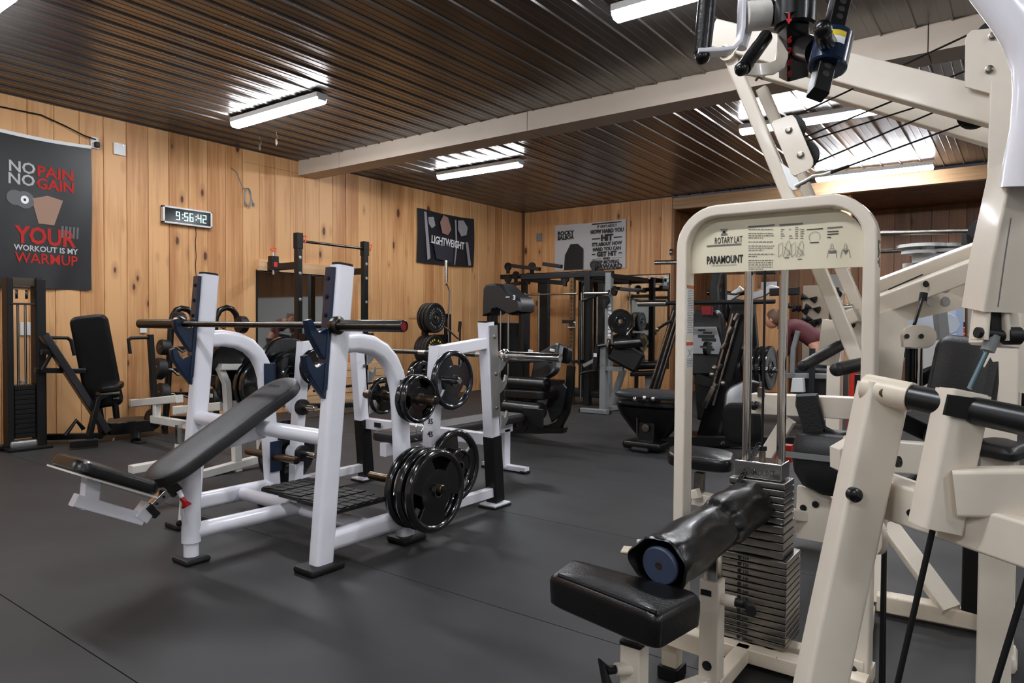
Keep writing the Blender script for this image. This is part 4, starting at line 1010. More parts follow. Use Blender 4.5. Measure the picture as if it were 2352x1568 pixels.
for px in ((1212, 832, 1218, 808), (1262, 832, 1268, 806)):
    B().tube(Y(px[0], px[1], ly-.15), Y(px[2], px[3], ly-.15), .025).obj('hand_grip', BLACK, le); B().tube(Y(px[2], px[3], ly-.15), Y(px[2]+1, px[3]-4, ly-.15), .027).obj('grip_end', PAPER, le)
PRY('foot_base', ly-.1, [(1130, 982), (1300, 982), (1296, 994), (1130, 994)], .10, BLACK, le)
PRY('side_cover', ly-.12, [(1296, 880), (1304, 890), (1292, 950), (1268, 970), (1255, 930), (1270, 890)], .04, DGREY, le)
# ================================================================ CABLE RACK (functional trainer)
cr = thing('cable_rack', 'tall black cable rack with guide rods and pulleys in front of the back mirror', 'cable machine', (-5.9, 9.6, 0))
ry1, ry2 = 9.0, 10.2
def RP(name, y, px, pyt, pyb, w, m, d=None): return B().beam(Y(px, pyt, y), V((Y(px, pyt, y).x, y, .02)), w, d or w, up=(0, 1, 0), r=.004).obj(name, m, cr)
RP('post', ry2, 1205, 632, 0, .09, BLACKM); RP('wide_post', ry2, 1250, 628, 0, .20, BLACKM, .1)
RP('perforated_post', ry1, 1316, 625, 0, .07, mat('aged_brass_post', (106, 84, 56), .4, metal=.6))
b = B()
P0 = Y(1316, 640, ry1)
for i in range(28): b.box((P0.x, ry1-.036, P0.z-.05-i*.06), (.026, .003, .026))
b.obj('post_holes', INK, cr, kind='stuff')
RP('post', ry1, 1352, 622, 0, .10, BLACKM); RP('post', ry2, 1382, 625, 0, .09, BLACKM)
RP('grey_post', ry1, 1400, 626, 0, .09, GREY)
for px, y in ((1206, 9.9), (1216, 9.9), (1238, 9.9), (1336, 8.9), (1362, 9.4), (1372, 9.4)):
    p = Y(px, 672, y); B().tube(p, (p.x, y, .1), .014).obj('guide_rod', CHROME, cr)
tz = Y(1316, 626, ry1).z-.07
for (a, ya), (c, yc) in (((1152, ry2-.2), (1385, ry2-.2)), ((1200, ry1), (1408, ry1))):
    A_ = Y(a, 622, ya); C_ = Y(c, 622, yc); z_ = (A_.z+C_.z)/2-.07; B().beam((A_.x, ya, z_), (C_.x, yc, z_), .08, .08).obj('top_rail', BLACKM, cr)
for px in (1205, 1316, 1355, 1402):
    a = Y(px, 625, ry1); B().beam((a.x, ry1, tz), (a.x-.0, ry2, tz), .07, .07).obj('top_side_rail', BLACKM, cr)
for px, py, y in ((1167, 612, 9.6), (1167, 640, 9.6), (1185, 632, 9.8), (1222, 612, 9.4), (1214, 636, 9.2), (1365, 608, 9.2), (1298, 640, 9.0), (1390, 690, 8.9)):
    B().lathe(Y(px, py, y), (0, 1, 0), [(.01, -.015), (.07, -.015), (.06, 0), (.07, .015), (.01, .015)], n=20).obj('pulley', BLACK, cr)
    B().box(Y(px, py+4, y)+V((0, 0, -.03)), (.05, .05, .12), bev=.005).obj('pulley_bracket', BLACKM, cr)
for a, c, y in (((1195, 650), (1160, 655), 9.5), ((1248, 606), (1290, 612), 9.2), ((1175, 610), (1240, 618), 9.3)): B().beam(Y(*a, y), Y(*c, y), .06, .06).obj('top_bracket', BLACKM, cr)
B().tube(Y(1200, 677, 8.9), Y(1326, 674, 8.9), .014).obj('cross_bar', CHROME, cr)
B().tube(Y(1342, 674, 8.85), Y(1397, 673, 8.85), .022).obj('bar_sleeve', CHROME, cr)
B().tube(Y(1338, 690, 8.9), Y(1400, 668, 8.9), .02).obj('cross_brace', DGREY, cr)
B().path([Y(px, py, 8.85) for px, py in ((1333, 690), (1331, 860), (1345, 854), (1375, 850))], rad=.02).obj('lever_bar', DSTEEL, cr)
for px, py in ((1326, 830), (1305, 738)): B().beam(Y(px-12, py, 8.9), Y(px+12, py, 8.9), .05, .05).obj('carriage', BLACKM, cr)
B().path([Y(px, py, 8.9) for px, py in ((1305, 752), (1322, 752), (1322, 740), (1305, 740))], rad=.012).obj('handle_stirrup', GALV, cr)
for q in range(10): B().box(Y(1358, 905-q*7, 9.3), (.34, .2, .055), bev=.004).obj('weight_slab', BLACKM, cr)
B().box(Y(1330, 900, 9.2)+V((0, 0, .0)), (1.2, .4, .10), bev=.02).obj('base', BLACKM, cr)
B().beam(Y(1240, 870, 9.9), Y(1240, 910, 9.9), .9, .2, up=(0, 1, 0)).obj('rear_stack_cover', BLACKM, cr)
for i, ch in enumerate('HAMMER'): pass
b = B()
pl_ = Y(1400, 700, ry1-.05)
for i in range(12): b.box((pl_.x, ry1-.047, pl_.z-i*.055), (.045, .003, .035), rot=Mx.Rotation(.2*(-1)**i, 4, 'Y'))
b.obj('vertical_print', PAPER, cr, kind='stuff')
GR = 'plates stored on the cable rack'
plate('35', 'spoked plate on the right side of the cable rack', (Y(1416, 738, 9.0).x+.06, 9.0, Y(1416, 738, 9.0).z), GR, rz=-.9)
plate('45s', 'plate low on the right side of the cable rack', (Y(1425, 800, 9.2).x-.0, 9.2, Y(1425, 800, 9.2).z), GR, rz=-.7)
plate('2', 'small plate high on the right side of the cable rack', (Y(1406, 660, 8.95).x+.04, 8.95, Y(1406, 668, 8.95).z), GR, rz=1.0)
# ================================================================ GREY PREACHER STAND
gp = thing('grey_arm_curl_stand', 'grey square tube curl stand with black roller in the middle aisle', 'curl stand', Z(1390, 942))
gy = 8.5
YBm(B(), gy, [(1388, 790), (1386, 940)], .09, .09).obj('upright', GREY, gp)
YBm(B(), gy+.3, [(1432, 848), (1402, 938)], .08, .08).obj('rear_leg', GREY, gp)
B().beam(Z(1336, 941, .035), Z(1396, 946, .035), .09, .06).obj('front_foot', GREY, gp)
B().beam(Z(1400, 938, .035), Z(1440, 932, .035), .08, .06).obj('rear_foot', GREY, gp)
for p in (Z(1337, 942, .02), Z(1396, 947, .02)): B().box(p, (.06, .1, .04), bev=.008).obj('foot_cap', BLACKM, gp)
YBm(B(), gy, [(1388, 846), (1432, 848)], .06, .06).obj('arm', GREY, gp)
YBm(B(), gy, [(1342, 840), (1372, 824)], .05, .06).obj('lever', GREY, gp)
YBm(B(), gy-.05, [(1374, 790), (1366, 850)], .07, .05).obj('side_pad', BLACKM, gp)
B().box(Y(1367, 815, gy-.1), (.05, .005, .05)).obj('label', PAPER, gp)
A_, C_ = Y(1395, 793, gy-.1), Y(1478, 786, gy-.1)
B().lathe(A_, C_-A_, [(.02, -.15), (.02, .12), (.06, .13), (.06, (C_-A_).length-.02), (.05, (C_-A_).length)], n=22).obj('roller', VINYL, gp)
B().lathe(Y(1395, 795, gy-.12), (1, 0.3, 0), [(.01, 0), (.105, .005), (.11, .01), (.11, .03), (.105, .035), (.01, .04)], n=28).obj('disc', STEEL, gp)
pad(B(), Y(1405, 800, gy-.05), Y(1470, 835, gy+.1), (.3, -.9, .15), .3, .08, er=.05).obj('arm_pad', BLACKM, gp)
# small stool bench by back wall
sb_ = thing('small_seat_bench', 'small black seat on a grey post below the back mirror', 'bench', Z(1490, 905))
pad(B(), Y(1456, 858, 9.6), Y(1514, 856, 9.6), (0, 0, 1), .3, .07, er=.03).obj('seat', VINYL, sb_)
B().beam(Y(1490, 862, 9.6), V((Y(1490, 862, 9.6).x, 9.6, .03)), .09, .09, up=(0, 1, 0)).obj('post', GREY, sb_)
B().beam(Y(1462, 840, 9.7), V((Y(1462, 840, 9.7).x, 9.7, .03)), .05, .05, up=(0, 1, 0)).obj('side_post', BLACKM, sb_)
B().tube(Y(1465, 840, 9.7), Y(1520, 838, 9.7), .06).obj('roller', VINYL, sb_)
B().box(Z(1490, 903, .03), (.6, .3, .05), bev=.01).obj('base', BLACKM, sb_)
# ================================================================ LEG PRESS / HACK SLED
ls = thing('leg_press_sled', 'black leg press sled with sloping steel rails and rounded foot platform', 'gym machine', (-2.9, 7, 0))
sy_ = 6.9
def SB(name, pts, w, h, m, y=sy_, r=.008): return B().path([Y(px, py, y) for px, py in pts], w=w, h=h, up=(0, 1, 0), r=r).obj(name, m, ls)
SB('side_rail', [(1560, 700), (1500, 905)], .09, .10, BLACK, sy_+.1)
for dx in (-10, 0, 9): B().tube(Y(1558+dx, 712, sy_), Y(1502+dx, 892, sy_), .010).obj('rail_rod', CHROME, ls)
SB('side_rail', [(1712, 690), (1626, 1005)], .20, .12, BLACK)
for d0, d1 in ((-22, -12), (-8, 0)): B().tube(Y(1706+d0, 720, sy_-.1), Y(1638+d1, 930, sy_-.1), .012).obj('rail_rod', CHROME, ls)
for (px, py) in ((1690, 735), (1676, 765), (1662, 800), (1650, 850), (1640, 895)):
    B().tube(Y(px-3, py, sy_-.14), Y(px+6, py-14, sy_-.14), .02).obj('rail_roller', STEEL, ls)
SB('shock_tube', [(1640, 890), (1618, 935)], .05, .05, STEEL, sy_-.2)
PRY('black_body', sy_+.3, [(1600, 815), (1690, 815), (1700, 900), (1680, 985), (1610, 960)], .25, BLACKM, ls, bev=.02)
SB('rear_upright', [(1668, 700), (1690, 760), (1700, 900)], .10, .10, BLACK, sy_+.5)
SB('rear_upright', [(1722, 690), (1740, 905)], .10, .08, BLACK, sy_+.6)
SB('rear_brace', [(1590, 840), (1700, 870)], .12, .08, BLACK, sy_+.5)
# oval platform
def oval(cx_, cy_, z, rx_, ry_, n=24): 
    c = Z(cx_, cy_, z); return [c+V((rx_*math.cos(2*PI*i/n), ry_*math.sin(2*PI*i/n)*1.0, 0)) for i in range(n)]
oc = Z(1505, 908, .55)
oc = Y(1500, 905, 6.3)
o_ = [oc+V((.36*math.copysign(abs(math.cos(a))**.6, math.cos(a)), .25*math.copysign(abs(math.sin(a))**.6, math.sin(a)), 0)) for a in [2*PI*i/32 for i in range(32)]]
B().prism(o_, (0, 0, 1), .06, bev=.02).obj('foot_platform', mat('platform_plastic', (52, 54, 57), .35), ls)
o2 = [p+V((0, 0, -.09)) for p in o_]; B().prism([oc+V((0, 0, -.09))+(p-oc-V((0, 0, -.09)))*.96 for p in o2], (0, 0, 1), .05, bev=.02).obj('platform_skirt', BLACK, ls)
b = B(); 
ring = lambda s, z: [oc+V(((p.x-oc.x)*s, (p.y-oc.y)*s, z)) for p in o_]
b.rings([ring(.95, -.12), ring(.86, -.2), ring(.62, -.32), ring(.4, -.42)]); b.obj('platform_bowl', BLACK, ls)
cpx = oc+V((.02, -.1, 0))
B().beam((oc.x+.02, oc.y-.12, oc.z-.12), (oc.x+.02, oc.y-.15, .08), .16, .10, up=(0, 1, 0), r=.01).obj('column', BLACK, ls)
b = B(); bolt(b, (oc.x+.02, oc.y-.205, .22), (0, -1, 0), .03, .01); b.obj('column_bolt', STEEL, ls)
for px, py in ((1458, 916), (1480, 914), (1500, 916)):
    b = B(); b.ball(Y(px, py, 6.02), .022); b.obj('platform_bolt', CHROME, ls)
B().box((oc.x+.02, oc.y-.2, .06), (.40, .22, .08), bev=.03).obj('front_foot', BLACK, ls)
B().box((oc.x+.02, oc.y-.28, .025), (.18, .12, .05), bev=.02).obj('rubber_foot', RUBBER, ls)
B().beam((oc.x+.02, oc.y, .07), (oc.x+1.2, oc.y+.9, .07), .09, .10).obj('base_rail', BLACK, ls)
B().path([Y(1463, 918, 6.1), Y(1463, 995, 6.1), Y(1464, 1022, 6.1)], rad=.006, n=6).obj('pin_chain', STEEL, ls)
B().box(Y(1625, 1010, sy_-.05), (.5, .4, .10), bev=.04).obj('rear_foot', BLACK, ls)
# back carriage with grey placard and red pad
PRY('carriage_shell', sy_+.15, [(1590, 725), (1600, 712), (1648, 712), (1658, 722), (1668, 800), (1672, 860), (1590, 860)], .12, DGREY, ls, bev=.02)
PRY('placard', sy_+.06, [(1594, 750), (1645, 750), (1662, 814), (1590, 812)], .02, mat('grey_placard', (150, 152, 152), .5), ls, bev=.004)
b = B()
for i, (u, v, w_) in enumerate(((1612, 758, 18), (1625, 764, 22), (1622, 772, 40), (1628, 780, 34), (1626, 788, 20), (1622, 796, 30), (1630, 802, 22))): b.box(Y(u, v, sy_+.045), (w_/230, .004, .018 if i not in (2, 3) else .03))
b.obj('placard_print', INK, ls)
PRY('red_pad', sy_-.0, [(1612, 704), (1637, 704), (1636, 724), (1614, 724)], .05, mat('maroon_vinyl', (138, 26, 34), .4), ls, bev=.008)
SB('upper_arm', [(1648, 620), (1640, 660), (1645, 740)], .08, .08, BLACK, sy_+.2)
SB('upper_arm', [(1662, 620), (1665, 730)], .05, .05, BLACK, sy_+.4)
SB('handle', [(1510, 755), (1530, 742), (1545, 736)], .03, .03, BLACK, sy_-.05)
B().ball(Y(1510, 756, sy_-.05), .025).obj('handle_ball', STEEL, ls)
SB('lower_frame', [(1600, 870), (1680, 890)], .10, .10, BLACK, sy_)
SB('lower_frame', [(1660, 960), (1715, 930)], .08, .08, BLACK, sy_)
b = B().lathe(Y(1624, 800, sy_-.1), (1, 0, .0), [(.01, -.02), (.07, -.02), (.07, .02), (.01, .02)]); b.obj('cam_disc', BLACK, ls)
for (u, v) in ((1640, 845), (1635, 860), (1660, 880)): B().ball(Y(u, v, sy_-.16), .03).obj('pivot_ball', STEEL, ls)
# roller pad seen through the arch left of guide rod
pad(B(), Y(1700, 960, 6.2), Y(1705, 880, 6.5), (-.3, -.9, .2), .32, .14, er=.10).obj('shoulder_pad', VINYL, ls)
pad(B(), Y(1705, 1020, 6.2), Y(1700, 925, 6.2), (-.3, -.9, .1), .34, .12, er=.12).obj('hip_pad', BLACKM, ls)
GL = 'plates on the sled beyond the arch'
for i, px in enumerate((1738, 1752, 1768)):
    p = Y(px, 845, 7.2); plate('45s', ('glossy plate seen between the guide rods, left one of three', 'glossy plate seen between the guide rods, middle of three', 'glossy plate seen between the guide rods, right one of three')[i], p, GL)
B().tube(Y(1720, 850, 7.2), Y(1792, 850, 7.2), .03).obj('loading_peg', CHROME, ls)
# smith bars crossing behind the arch
def simplebar(label, a, c, y, r, m, s0=None):
    t = thing('long_bar', label, 'barbell', (Y(*a, y)+Y(*c, y))/2)
    B().tube(Y(*a, y), Y(*c, y), r).obj('shaft', m, t)
    if s0: B().tube(Y(*s0[0], y), Y(*s0[1], y), r*1.5).obj('sleeve', CHROME, t)
    return t
simplebar('black bar with chrome sleeve passing behind the white arch at its mid height', (1530, 696), (1780, 692), 6.6, .022, BLACKM, ((1467, 697), (1532, 696)))
simplebar('short chrome bar end sticking out above, left of the arch', (1505, 603), (1600, 601), 6.6, .022, CHROME, ((1540, 579), (1546, 579)))
# chrome fork handles behind rods
fk = thing('silver_handle_bar', 'silver forked handle bar lying behind the guide rods', 'handle', Y(1700, 670, 7.6))
B().path([Y(px, py, 7.6) for px, py in ((1625, 672), (1660, 672), (1690, 676), (1720, 668))], rad=.028).obj('handle', DSTEEL, fk)
B().path([Y(px, py, 7.6) for px, py in ((1665, 690), (1700, 668), (1705, 662))], w=.08, h=.05, up=(0, 1, 0)).obj('fork', GALV, fk)
B().path([Y(px, py, 7.6) for px, py in ((1722, 682), (1755, 672), (1770, 662), (1790, 668))], w=.08, h=.05, up=(0, 1, 0)).obj('fork', GALV, fk)
B().path([Y(px, py, 7.6) for px, py in ((1770, 671), (1835, 668))], w=.08, h=.08, up=(0, 1, 0)).obj('black_arm', BLACKM, fk)
B().path([Y(px, py, 7.6) for px, py in ((1648, 662), (1665, 1000))], w=.09, h=.09, up=(0, 1, 0)).obj('support_post', BLACKM, fk)
# ================================================================ LAT MACHINE (near right)
def D(px, py, d): return CAMP + ray(px, py)*d
def bolts(t, name, pts, n, r=.012, h=.008, m=None):
    for p in pts:
        b = B(); bolt(b, p, n, r, h); b.obj(name, m or STEEL, t)
lm = thing('lat_machine', 'cream weight stack lat machine with rounded arch, instruction placard, black seat and roller', 'gym machine', (-.75, 2.5, 0))
ay = 2.56
xl, xr_ = -1.056, -.408
zt = 1.648; rad_ = .135
pts = [(xl, .03), (xl, zt-rad_-.02)]
for i in range(1, 8): a = PI-PI/2*i/8; pts.append((xl+rad_+rad_*math.cos(a), zt-rad_-.02+rad_*math.sin(a)))
pts += [(xl+rad_, zt-.02), (xr_-rad_, zt-.02)]
for i in range(1, 8): a = PI/2-PI/2*i/8; pts.append((xr_-rad_+rad_*math.cos(a), zt-rad_-.02+rad_*math.sin(a)))
pts += [(xr_, zt-rad_-.02), (xr_, .03)]
# constant-section arch
def arch(pts, w, dpt, y, r=.008):
    b = B(); rings = []; m = len(pts)
    for i, (x, z) in enumerate(pts):
        if i == 0: t = V((pts[1][0]-x, 0, pts[1][1]-z))
        elif i == m-1: t = V((x-pts[i-1][0], 0, z-pts[i-1][1]))
        else:
            t = (V((pts[i+1][0]-x, 0, pts[i+1][1]-z)).normalized()+V((x-pts[i-1][0], 0, z-pts[i-1][1])).normalized())
        t.normalize(); n = V((-t.z, 0, t.x))
        rings.append([V((x, y, z))+n*a+V((0, 1, 0))*c for a, c in b.sec(w, dpt, r)])
    return b.rings(rings)
arch(pts, .042, .085, ay).obj('arch_frame', CREAM, lm)
# placard panel
zb = 1.402
pp = [(xl+.02, zb), (xr_-.02, zb)]+[(x-.02 if x > -.75 else x+.02, z-.02) for x, z in pts[::-1][1:-1]]
pl = B().prism([V((x, ay+.012, z)) for x, z in pp], (0, 1, 0), .012, bev=0).obj('placard', PLAC, lm)
PF = lambda px, py: frame(Y(px, py, ay+.004), (1, 0, 0), (0, 0, 1))
text('placard_lettering', 'ROTARY LAT', PF(1641, 560), .034, INK, pl, sx=.52)
text('placard_lettering', 'PARAMOUNT', PF(1623, 606), .040, INK, pl, sx=.56, bold=.001)
def pl_bar(b, px0, px1, py, t=.003, z_=.0035, slope=0):
    a, c = Y(px0, py, ay+z_), Y(px1, py+slope, ay+z_); z = a.z
    b._add([V((a.x, a.y, z-t/2)), V((c.x, a.y, z-t/2)), V((c.x, a.y, z+t/2)), V((a.x, a.y, z+t/2))], [(0, 1, 2, 3)], False)
b = B(); pl_bar(b, 1623, 1702, 565, .005); pl_bar(b, 1633, 1692, 610, .0015)
pl_bar(b, 1718, 1779, 521, .0055); pl_bar(b, 1790, 1844, 517, .0055); pl_bar(b, 1900, 1935, 523, .004)
b.obj('placard_rules', GINK, pl, kind='stuff')
random.seed(3)
b = B(); yy = 527
for k, n in enumerate((1, 3, 1, 3, 2, 5)):
    for j in range(n):
        px = 1719
        end = 1719+random.choice((56, 60, 58)) if j < n-1 or n == 1 else 1719+random.choice((20, 34))
        while px < end:
            w = random.choice((3, 5, 7)); pl_bar(b, px, min(px+w, end), yy, .0022); px += w+1.6
        yy += 5.0
    yy += 4.2 if k < 5 else 0
for r_ in range(6):
    for px in (1793, 1812, 1826, 1838):
        if random.random() < .85: pl_bar(b, px, px+random.choice((4, 7, 9)), 522+r_*5, .002)
pl_bar(b, 1853, 1890, 527, .003); pl_bar(b, 1860, 1881, 557, .003)
for q in (532, 538, 545): pl_bar(b, 1900, 1926 if q < 545 else 1909, q, .003)
pl_bar(b, 1801, 1812, 592, .0025); pl_bar(b, 1832, 1842, 595, .0025)
b.obj('placard_small_print', INK, pl, kind='stuff')
b = B(); c0 = Y(1871, 544, ay+.003)
for i in range(26):
    a = -.6+i/25*(PI+1.2); a2 = a+.15
    b.path([c0+V((.018*math.cos(a), 0, .018*math.sin(a))), c0+V((.018*math.cos(a2), 0, .018*math.sin(a2)))], rad=.0007, n=4)
def line(b, P, r=.0007): b.path([Y(px, py, ay+.003) for px, py in P], rad=r, n=4)
for ox in (0, 30):
    line(b, [(1788+ox, 590), (1788+ox, 562), (1797+ox, 556), (1797+ox, 583), (1788+ox, 590)])
    line(b, [(1799+ox, 590), (1806+ox, 560), (1812+ox, 552), (1816+ox, 562), (1812+ox, 588), (1804+ox, 580)]); line(b, [(1800+ox, 566), (1815+ox, 578), (1805+ox, 590)]); line(b, [(1807+ox, 575), (1818+ox, 586)])
for ox in (0, 31):
    line(b, [(1899+ox, 592), (1903+ox, 575), (1908+ox, 570), (1914+ox, 570), (1919+ox, 575), (1922+ox, 592)])
    line(b, [(1908+ox, 570), (1908+ox, 563), (1911+ox, 559), (1914+ox, 563), (1914+ox, 570)])
b.obj('placard_drawings', GINK, pl, kind='stuff')
b = B(); b._add([Y(px, py, ay+.0032) for px, py in ((1903, 576), (1921, 574), (1920, 580), (1903, 581))], [(0, 1, 2, 3)], False)
b._add([Y(px, py, ay+.0032) for px, py in ((1935, 574), (1948, 573), (1942, 584))], [(0, 1, 2)], False)
b._add([Y(px, py, ay+.0032) for px, py in ((1653, 526), (1672, 525), (1663, 536))], [(0, 1, 2)], False)
b._add([Y(px, py, ay+.0032) for px, py in ((1655, 540), (1663, 529), (1672, 539))], [(0, 1, 2)], False)
b.obj('placard_emblems', GINK, pl, kind='stuff')
# warning decals on the inner side of the left post
dx_ = xl+.0215
def decal(name, z0, z1, m, t=lm): return B().box((dx_, ay, (z0+z1)/2), (.001, .066, abs(z1-z0))).obj(name, m, t)
zz = lambda py: X(1585, py, dx_).z
dc = decal('white_decal', zz(663), zz(768), PAPER); decal('orange_decal', zz(655), zz(663), mat('rust_print', (182, 110, 60), .5))
decal('white_decal', zz(793), zz(845), PAPER); decal('orange_decal', zz(785), zz(793), mat('rust_print2', (196, 84, 50), .5))
b = B()
for i in range(26): b.box((dx_+.001, ay, zz(666+i*3.9)), (.0006, .056 if i % 4 else .04, .0022))
for i in range(6): b.box((dx_+.001, ay, zz(824+i*3.6)), (.0006, .056, .002))
b.beam((dx_+.001, ay-.02, zz(800)), (dx_+.001, ay+.02, zz(820)), .002, .001); b.beam((dx_+.001, ay+.02, zz(800)), (dx_+.001, ay-.02, zz(820)), .002, .001)
b.obj('decal_print', GINK, lm, kind='stuff')
text('side_lettering', 'LAT', frame((xr_+.02-.035, ay+.03, zt-.10), (0, 0, -1), (0, 1, 0)) if False else frame((xr_+.0225, ay-.02, zt-.16), (0, 0, -1), (0, 1, 0)), .05, GINK, lm, bold=.002)
# guide rods, stack
sx = -.738
rodx = (Y(1717, 850, 2.58).x, Y(1797, 850, 2.58).x)
for x in rodx: B().tube((x, 2.58, .07), (x, 2.58, zb), .0155, n=20).obj('guide_rod', CHROME, lm)
for x in (rodx[0]+.045, rodx[1]-.045): B().box((x, 2.58, zb-.006), (.03, .03, .012), bev=.002).obj('rod_clamp', BLACKM, lm)
sx = sum(rodx)/2
def slab(z0, z1, hw, y0_, y1_, name='weight_slab', m=None):
    return B().box((sx+.0, (y0_+y1_)/2, (z0+z1)/2), (hw*2, y1_-y0_, z1-z0), bev=.004).obj(name, m or SLAB, lm)
SLAB = mat('nickel_plate', (150, 147, 142), .27, metal=.92, noise=.25, nscale=14)
z = .075; n_ = 13; dz = (.387-.075)/n_
for i in range(n_): slab(z+i*dz+.001, z+(i+1)*dz-.001, .117, 2.47, 2.66)
z = .387; dz2 = (.505-.387)/4
for i in range(4): slab(z+i*dz2+.001, z+(i+1)*dz2-.001, .10, 2.485, 2.64)
z = .505
for i in range(6): slab(z+i*.0245+.001, z+(i+1)*.0245-.001, .098, 2.50, 2.63)
slab(.655, .715, .083, 2.51, 2.62, 'stack_head', CHROME)
text('cast_lettering', 'PARAMOUNT', frame((sx-.068, 2.5095, .668), (1, 0, 0), (0, 0, 1)), .034, STEEL, lm, sx=.62, bold=.0008, ext=.0012)
for i in range(13):
    zc_ = .075+(i+.5)*dz
    B().lathe((sx-.045, 2.4695, zc_), (0, -1, 0), [(.007, 0), (.007, .0012), (.001, .0013)], n=12).obj('pin_hole', INK, lm)
    text('slab_number', str(200-i*0-(12-i)*-0-i*10 if False else (17+12-i)*10-60), frame((sx-.034, 2.469, zc_-.006), (1, 0, 0), (0, 0, 1)), .014, INK, lm, bold=.0003)
B().tube((sx, 2.565, .71), (sx, 2.565, zb), .0045, n=8).obj('stack_cable', BLACKM, lm)
B().tube((sx, 2.565, .715), (sx, 2.565, .75), .012).obj('cable_anchor', STEEL, lm)
B().tube((sx, 2.565, .75), (sx, 2.565, .765), .016).obj('anchor_nut', BLACKM, lm)
b = B(); pts_ = []
for i in range(90):
    t = i/89; pts_.append(V((sx-.005-.06*t, 2.54-.05*t, .775-.15*t))+V((.008*math.cos(i*.9), .004*math.sin(i*.9), .008*math.sin(i*.9))))
b.path(pts_, rad=.0025, n=5).obj('coiled_pin_lead', BLACKM, lm)
# base
B().beam((-.93, 2.46, .045), (-.38, 2.46, .045), .07, .05, r=.004).obj('base_rail', CREAMW, lm)
B().beam((-1.10, 2.58, .04), (-.38, 2.58, .04), .06, .05, r=.004).obj('base_rail', CREAMW, lm)
for x in (sx-.09, sx, sx+.06): B().lathe((x, 2.5, .055), (0, 0, 1), [(.026, 0), (.026, .016), (.012, .018)], n=18).obj('rubber_bumper', BLACKM, lm)
fp = Z(1455, 1262, .01)
B().beam((xl, 2.56, .045), (fp.x+.05, fp.y, .045), .06, .06, r=.005).obj('side_foot_rail', CREAMW, lm)
B().box((fp.x, fp.y, .006), (.12, .10, .010), rot=Mx.Rotation(.3, 4, 'Z'), bev=.002).obj('floor_plate', CREAMW, lm)
# thigh post
tpx, tpy = -.775, 2.13
B().beam((tpx, tpy, .085), (tpx, tpy, .40), .062, .062, up=(0, 1, 0), r=.005).obj('thigh_post_sleeve', CREAM, lm)
B().beam((tpx, tpy, .30), (tpx, tpy, .50), .048, .048, up=(0, 1, 0), r=.004).obj('thigh_post_insert', CHROME, lm)
bolts(lm, 'post_bolt', [V((tpx-.002, tpy-.032, .135))], (0, -1, 0), .012, .006, BLACKM)
B().box((tpx-.008, tpy-.033, .365), (.034, .002, .018)).obj('maker_badge', BLACKM, lm)
B().tube((tpx+.03, tpy, .345), (tpx+.075, tpy, .345), .018).obj('adjuster_boss', CREAM, lm)
B().tube((tpx+.075, tpy, .345), (tpx+.10, tpy, .345), .014).obj('adjuster_nut', BLACKM, lm)
B().path([V((tpx+.10, tpy-.0, .345)), V((tpx+.125, tpy-.005, .340)), V((tpx+.135, tpy-.04, .345))], rad=[.010, .017, .016]).obj('adjuster_knob', BLACKM, lm)
b = B().box((tpx+.02, tpy+.03, .44), (.004, .02, .05)); 
# seat beam and column
B().beam((tpx-.02, tpy, .185), (-1.02, tpy+.02, .185), .06, .062, r=.005).obj('seat_beam', CREAMW, lm)
B().beam((tpx-.0, tpy+.02, .045), (tpx-.0, 2.46, .045), .05, .05, r=.005).obj('spine_rail', CREAMW, lm)
B().beam((-.945, tpy+.09, .03), (-.945, tpy+.09, .17), .055, .055, up=(0, 1, 0), r=.004).obj('rear_leg', CREAMW, lm)
B().box((-.945, tpy+.09, .022), (.075, .08, .044), bev=.006).obj('rubber_foot', BLACKM, lm)
cxs, cys = -.90, 1.84
B().beam((cxs, cys, .02), (cxs, cys, .27), .064, .064, up=(0, 1, 0), r=.005).obj('seat_column', CREAM, lm)
B().beam((cxs, cys, .2), (cxs, cys, .36), .048, .048, up=(0, 1, 0), r=.004).obj('seat_column_insert', CHROME, lm)
B().beam((cxs, cys, .268), (cxs, cys, .278), .068, .068, up=(0, 1, 0), r=.005).obj('column_collar', BLACKM, lm)
B().beam((cxs, cys, .07), (tpx, tpy, .07), .05, .05).obj('lower_link', CREAM, lm)
B().tube((cxs, cys-.02, .20), (cxs-.03, cys-.06, .205), .018).obj('adjuster_boss', CREAM, lm)
B().path([V((cxs-.03, cys-.06, .205)), V((cxs-.045, cys-.08, .205)), V((cxs-.06, cys-.09, .225)), V((cxs-.035, cys-.095, .165))], rad=[.012, .014, .016, .016]).obj('adjuster_knob', BLACKM, lm)
# seat: saddle pad with welted front edge, from the four surveyed corners
sa = [Z(1258, 1318, .445), Z(1512, 1418, .445), Z(1618, 1362, .445), Z(1310, 1280, .445)]
s_c = sum(sa, V((0, 0, 0)))/4
def smooth_pad(name, corners, z0, z1, m, t, rr=.3, n=6, bulge=.02):
    """thick cushion over a quadrilateral footprint"""
    out = []
    for i in range(4):
        p, a, c = corners[i], corners[i-1], corners[(i+1) % 4]
        for k in range(n+1):
            u = k/n; q0 = p.lerp(a, rr*.5); q2 = p.lerp(c, rr*.5); out.append(q0*(1-u)**2+p*2*u*(1-u)+q2*u*u)
    c = sum(out, V((0, 0, 0)))/len(out); b = B(); R = []
    for z_, k in ((z0, .93), (z0+.006, .985), ((z0+z1)/2, 1.0), (z1-.02, 1.0), (z1-.008, .975), (z1, .93), (z1+bulge*.6, .7), (z1+bulge, .35), (z1+bulge, .05)):
        R.append([V((c.x+(p.x-c.x)*k, c.y+(p.y-c.y)*k, z_)) for p in out])
    return b.rings(R).obj(name, m, t)
smooth_pad('seat_pad', sa, .352, .445, VINYL, lm, rr=.24, bulge=.012)
b = B(); welt = sa[0].lerp(sa[1], .06), sa[0].lerp(sa[1], .94)
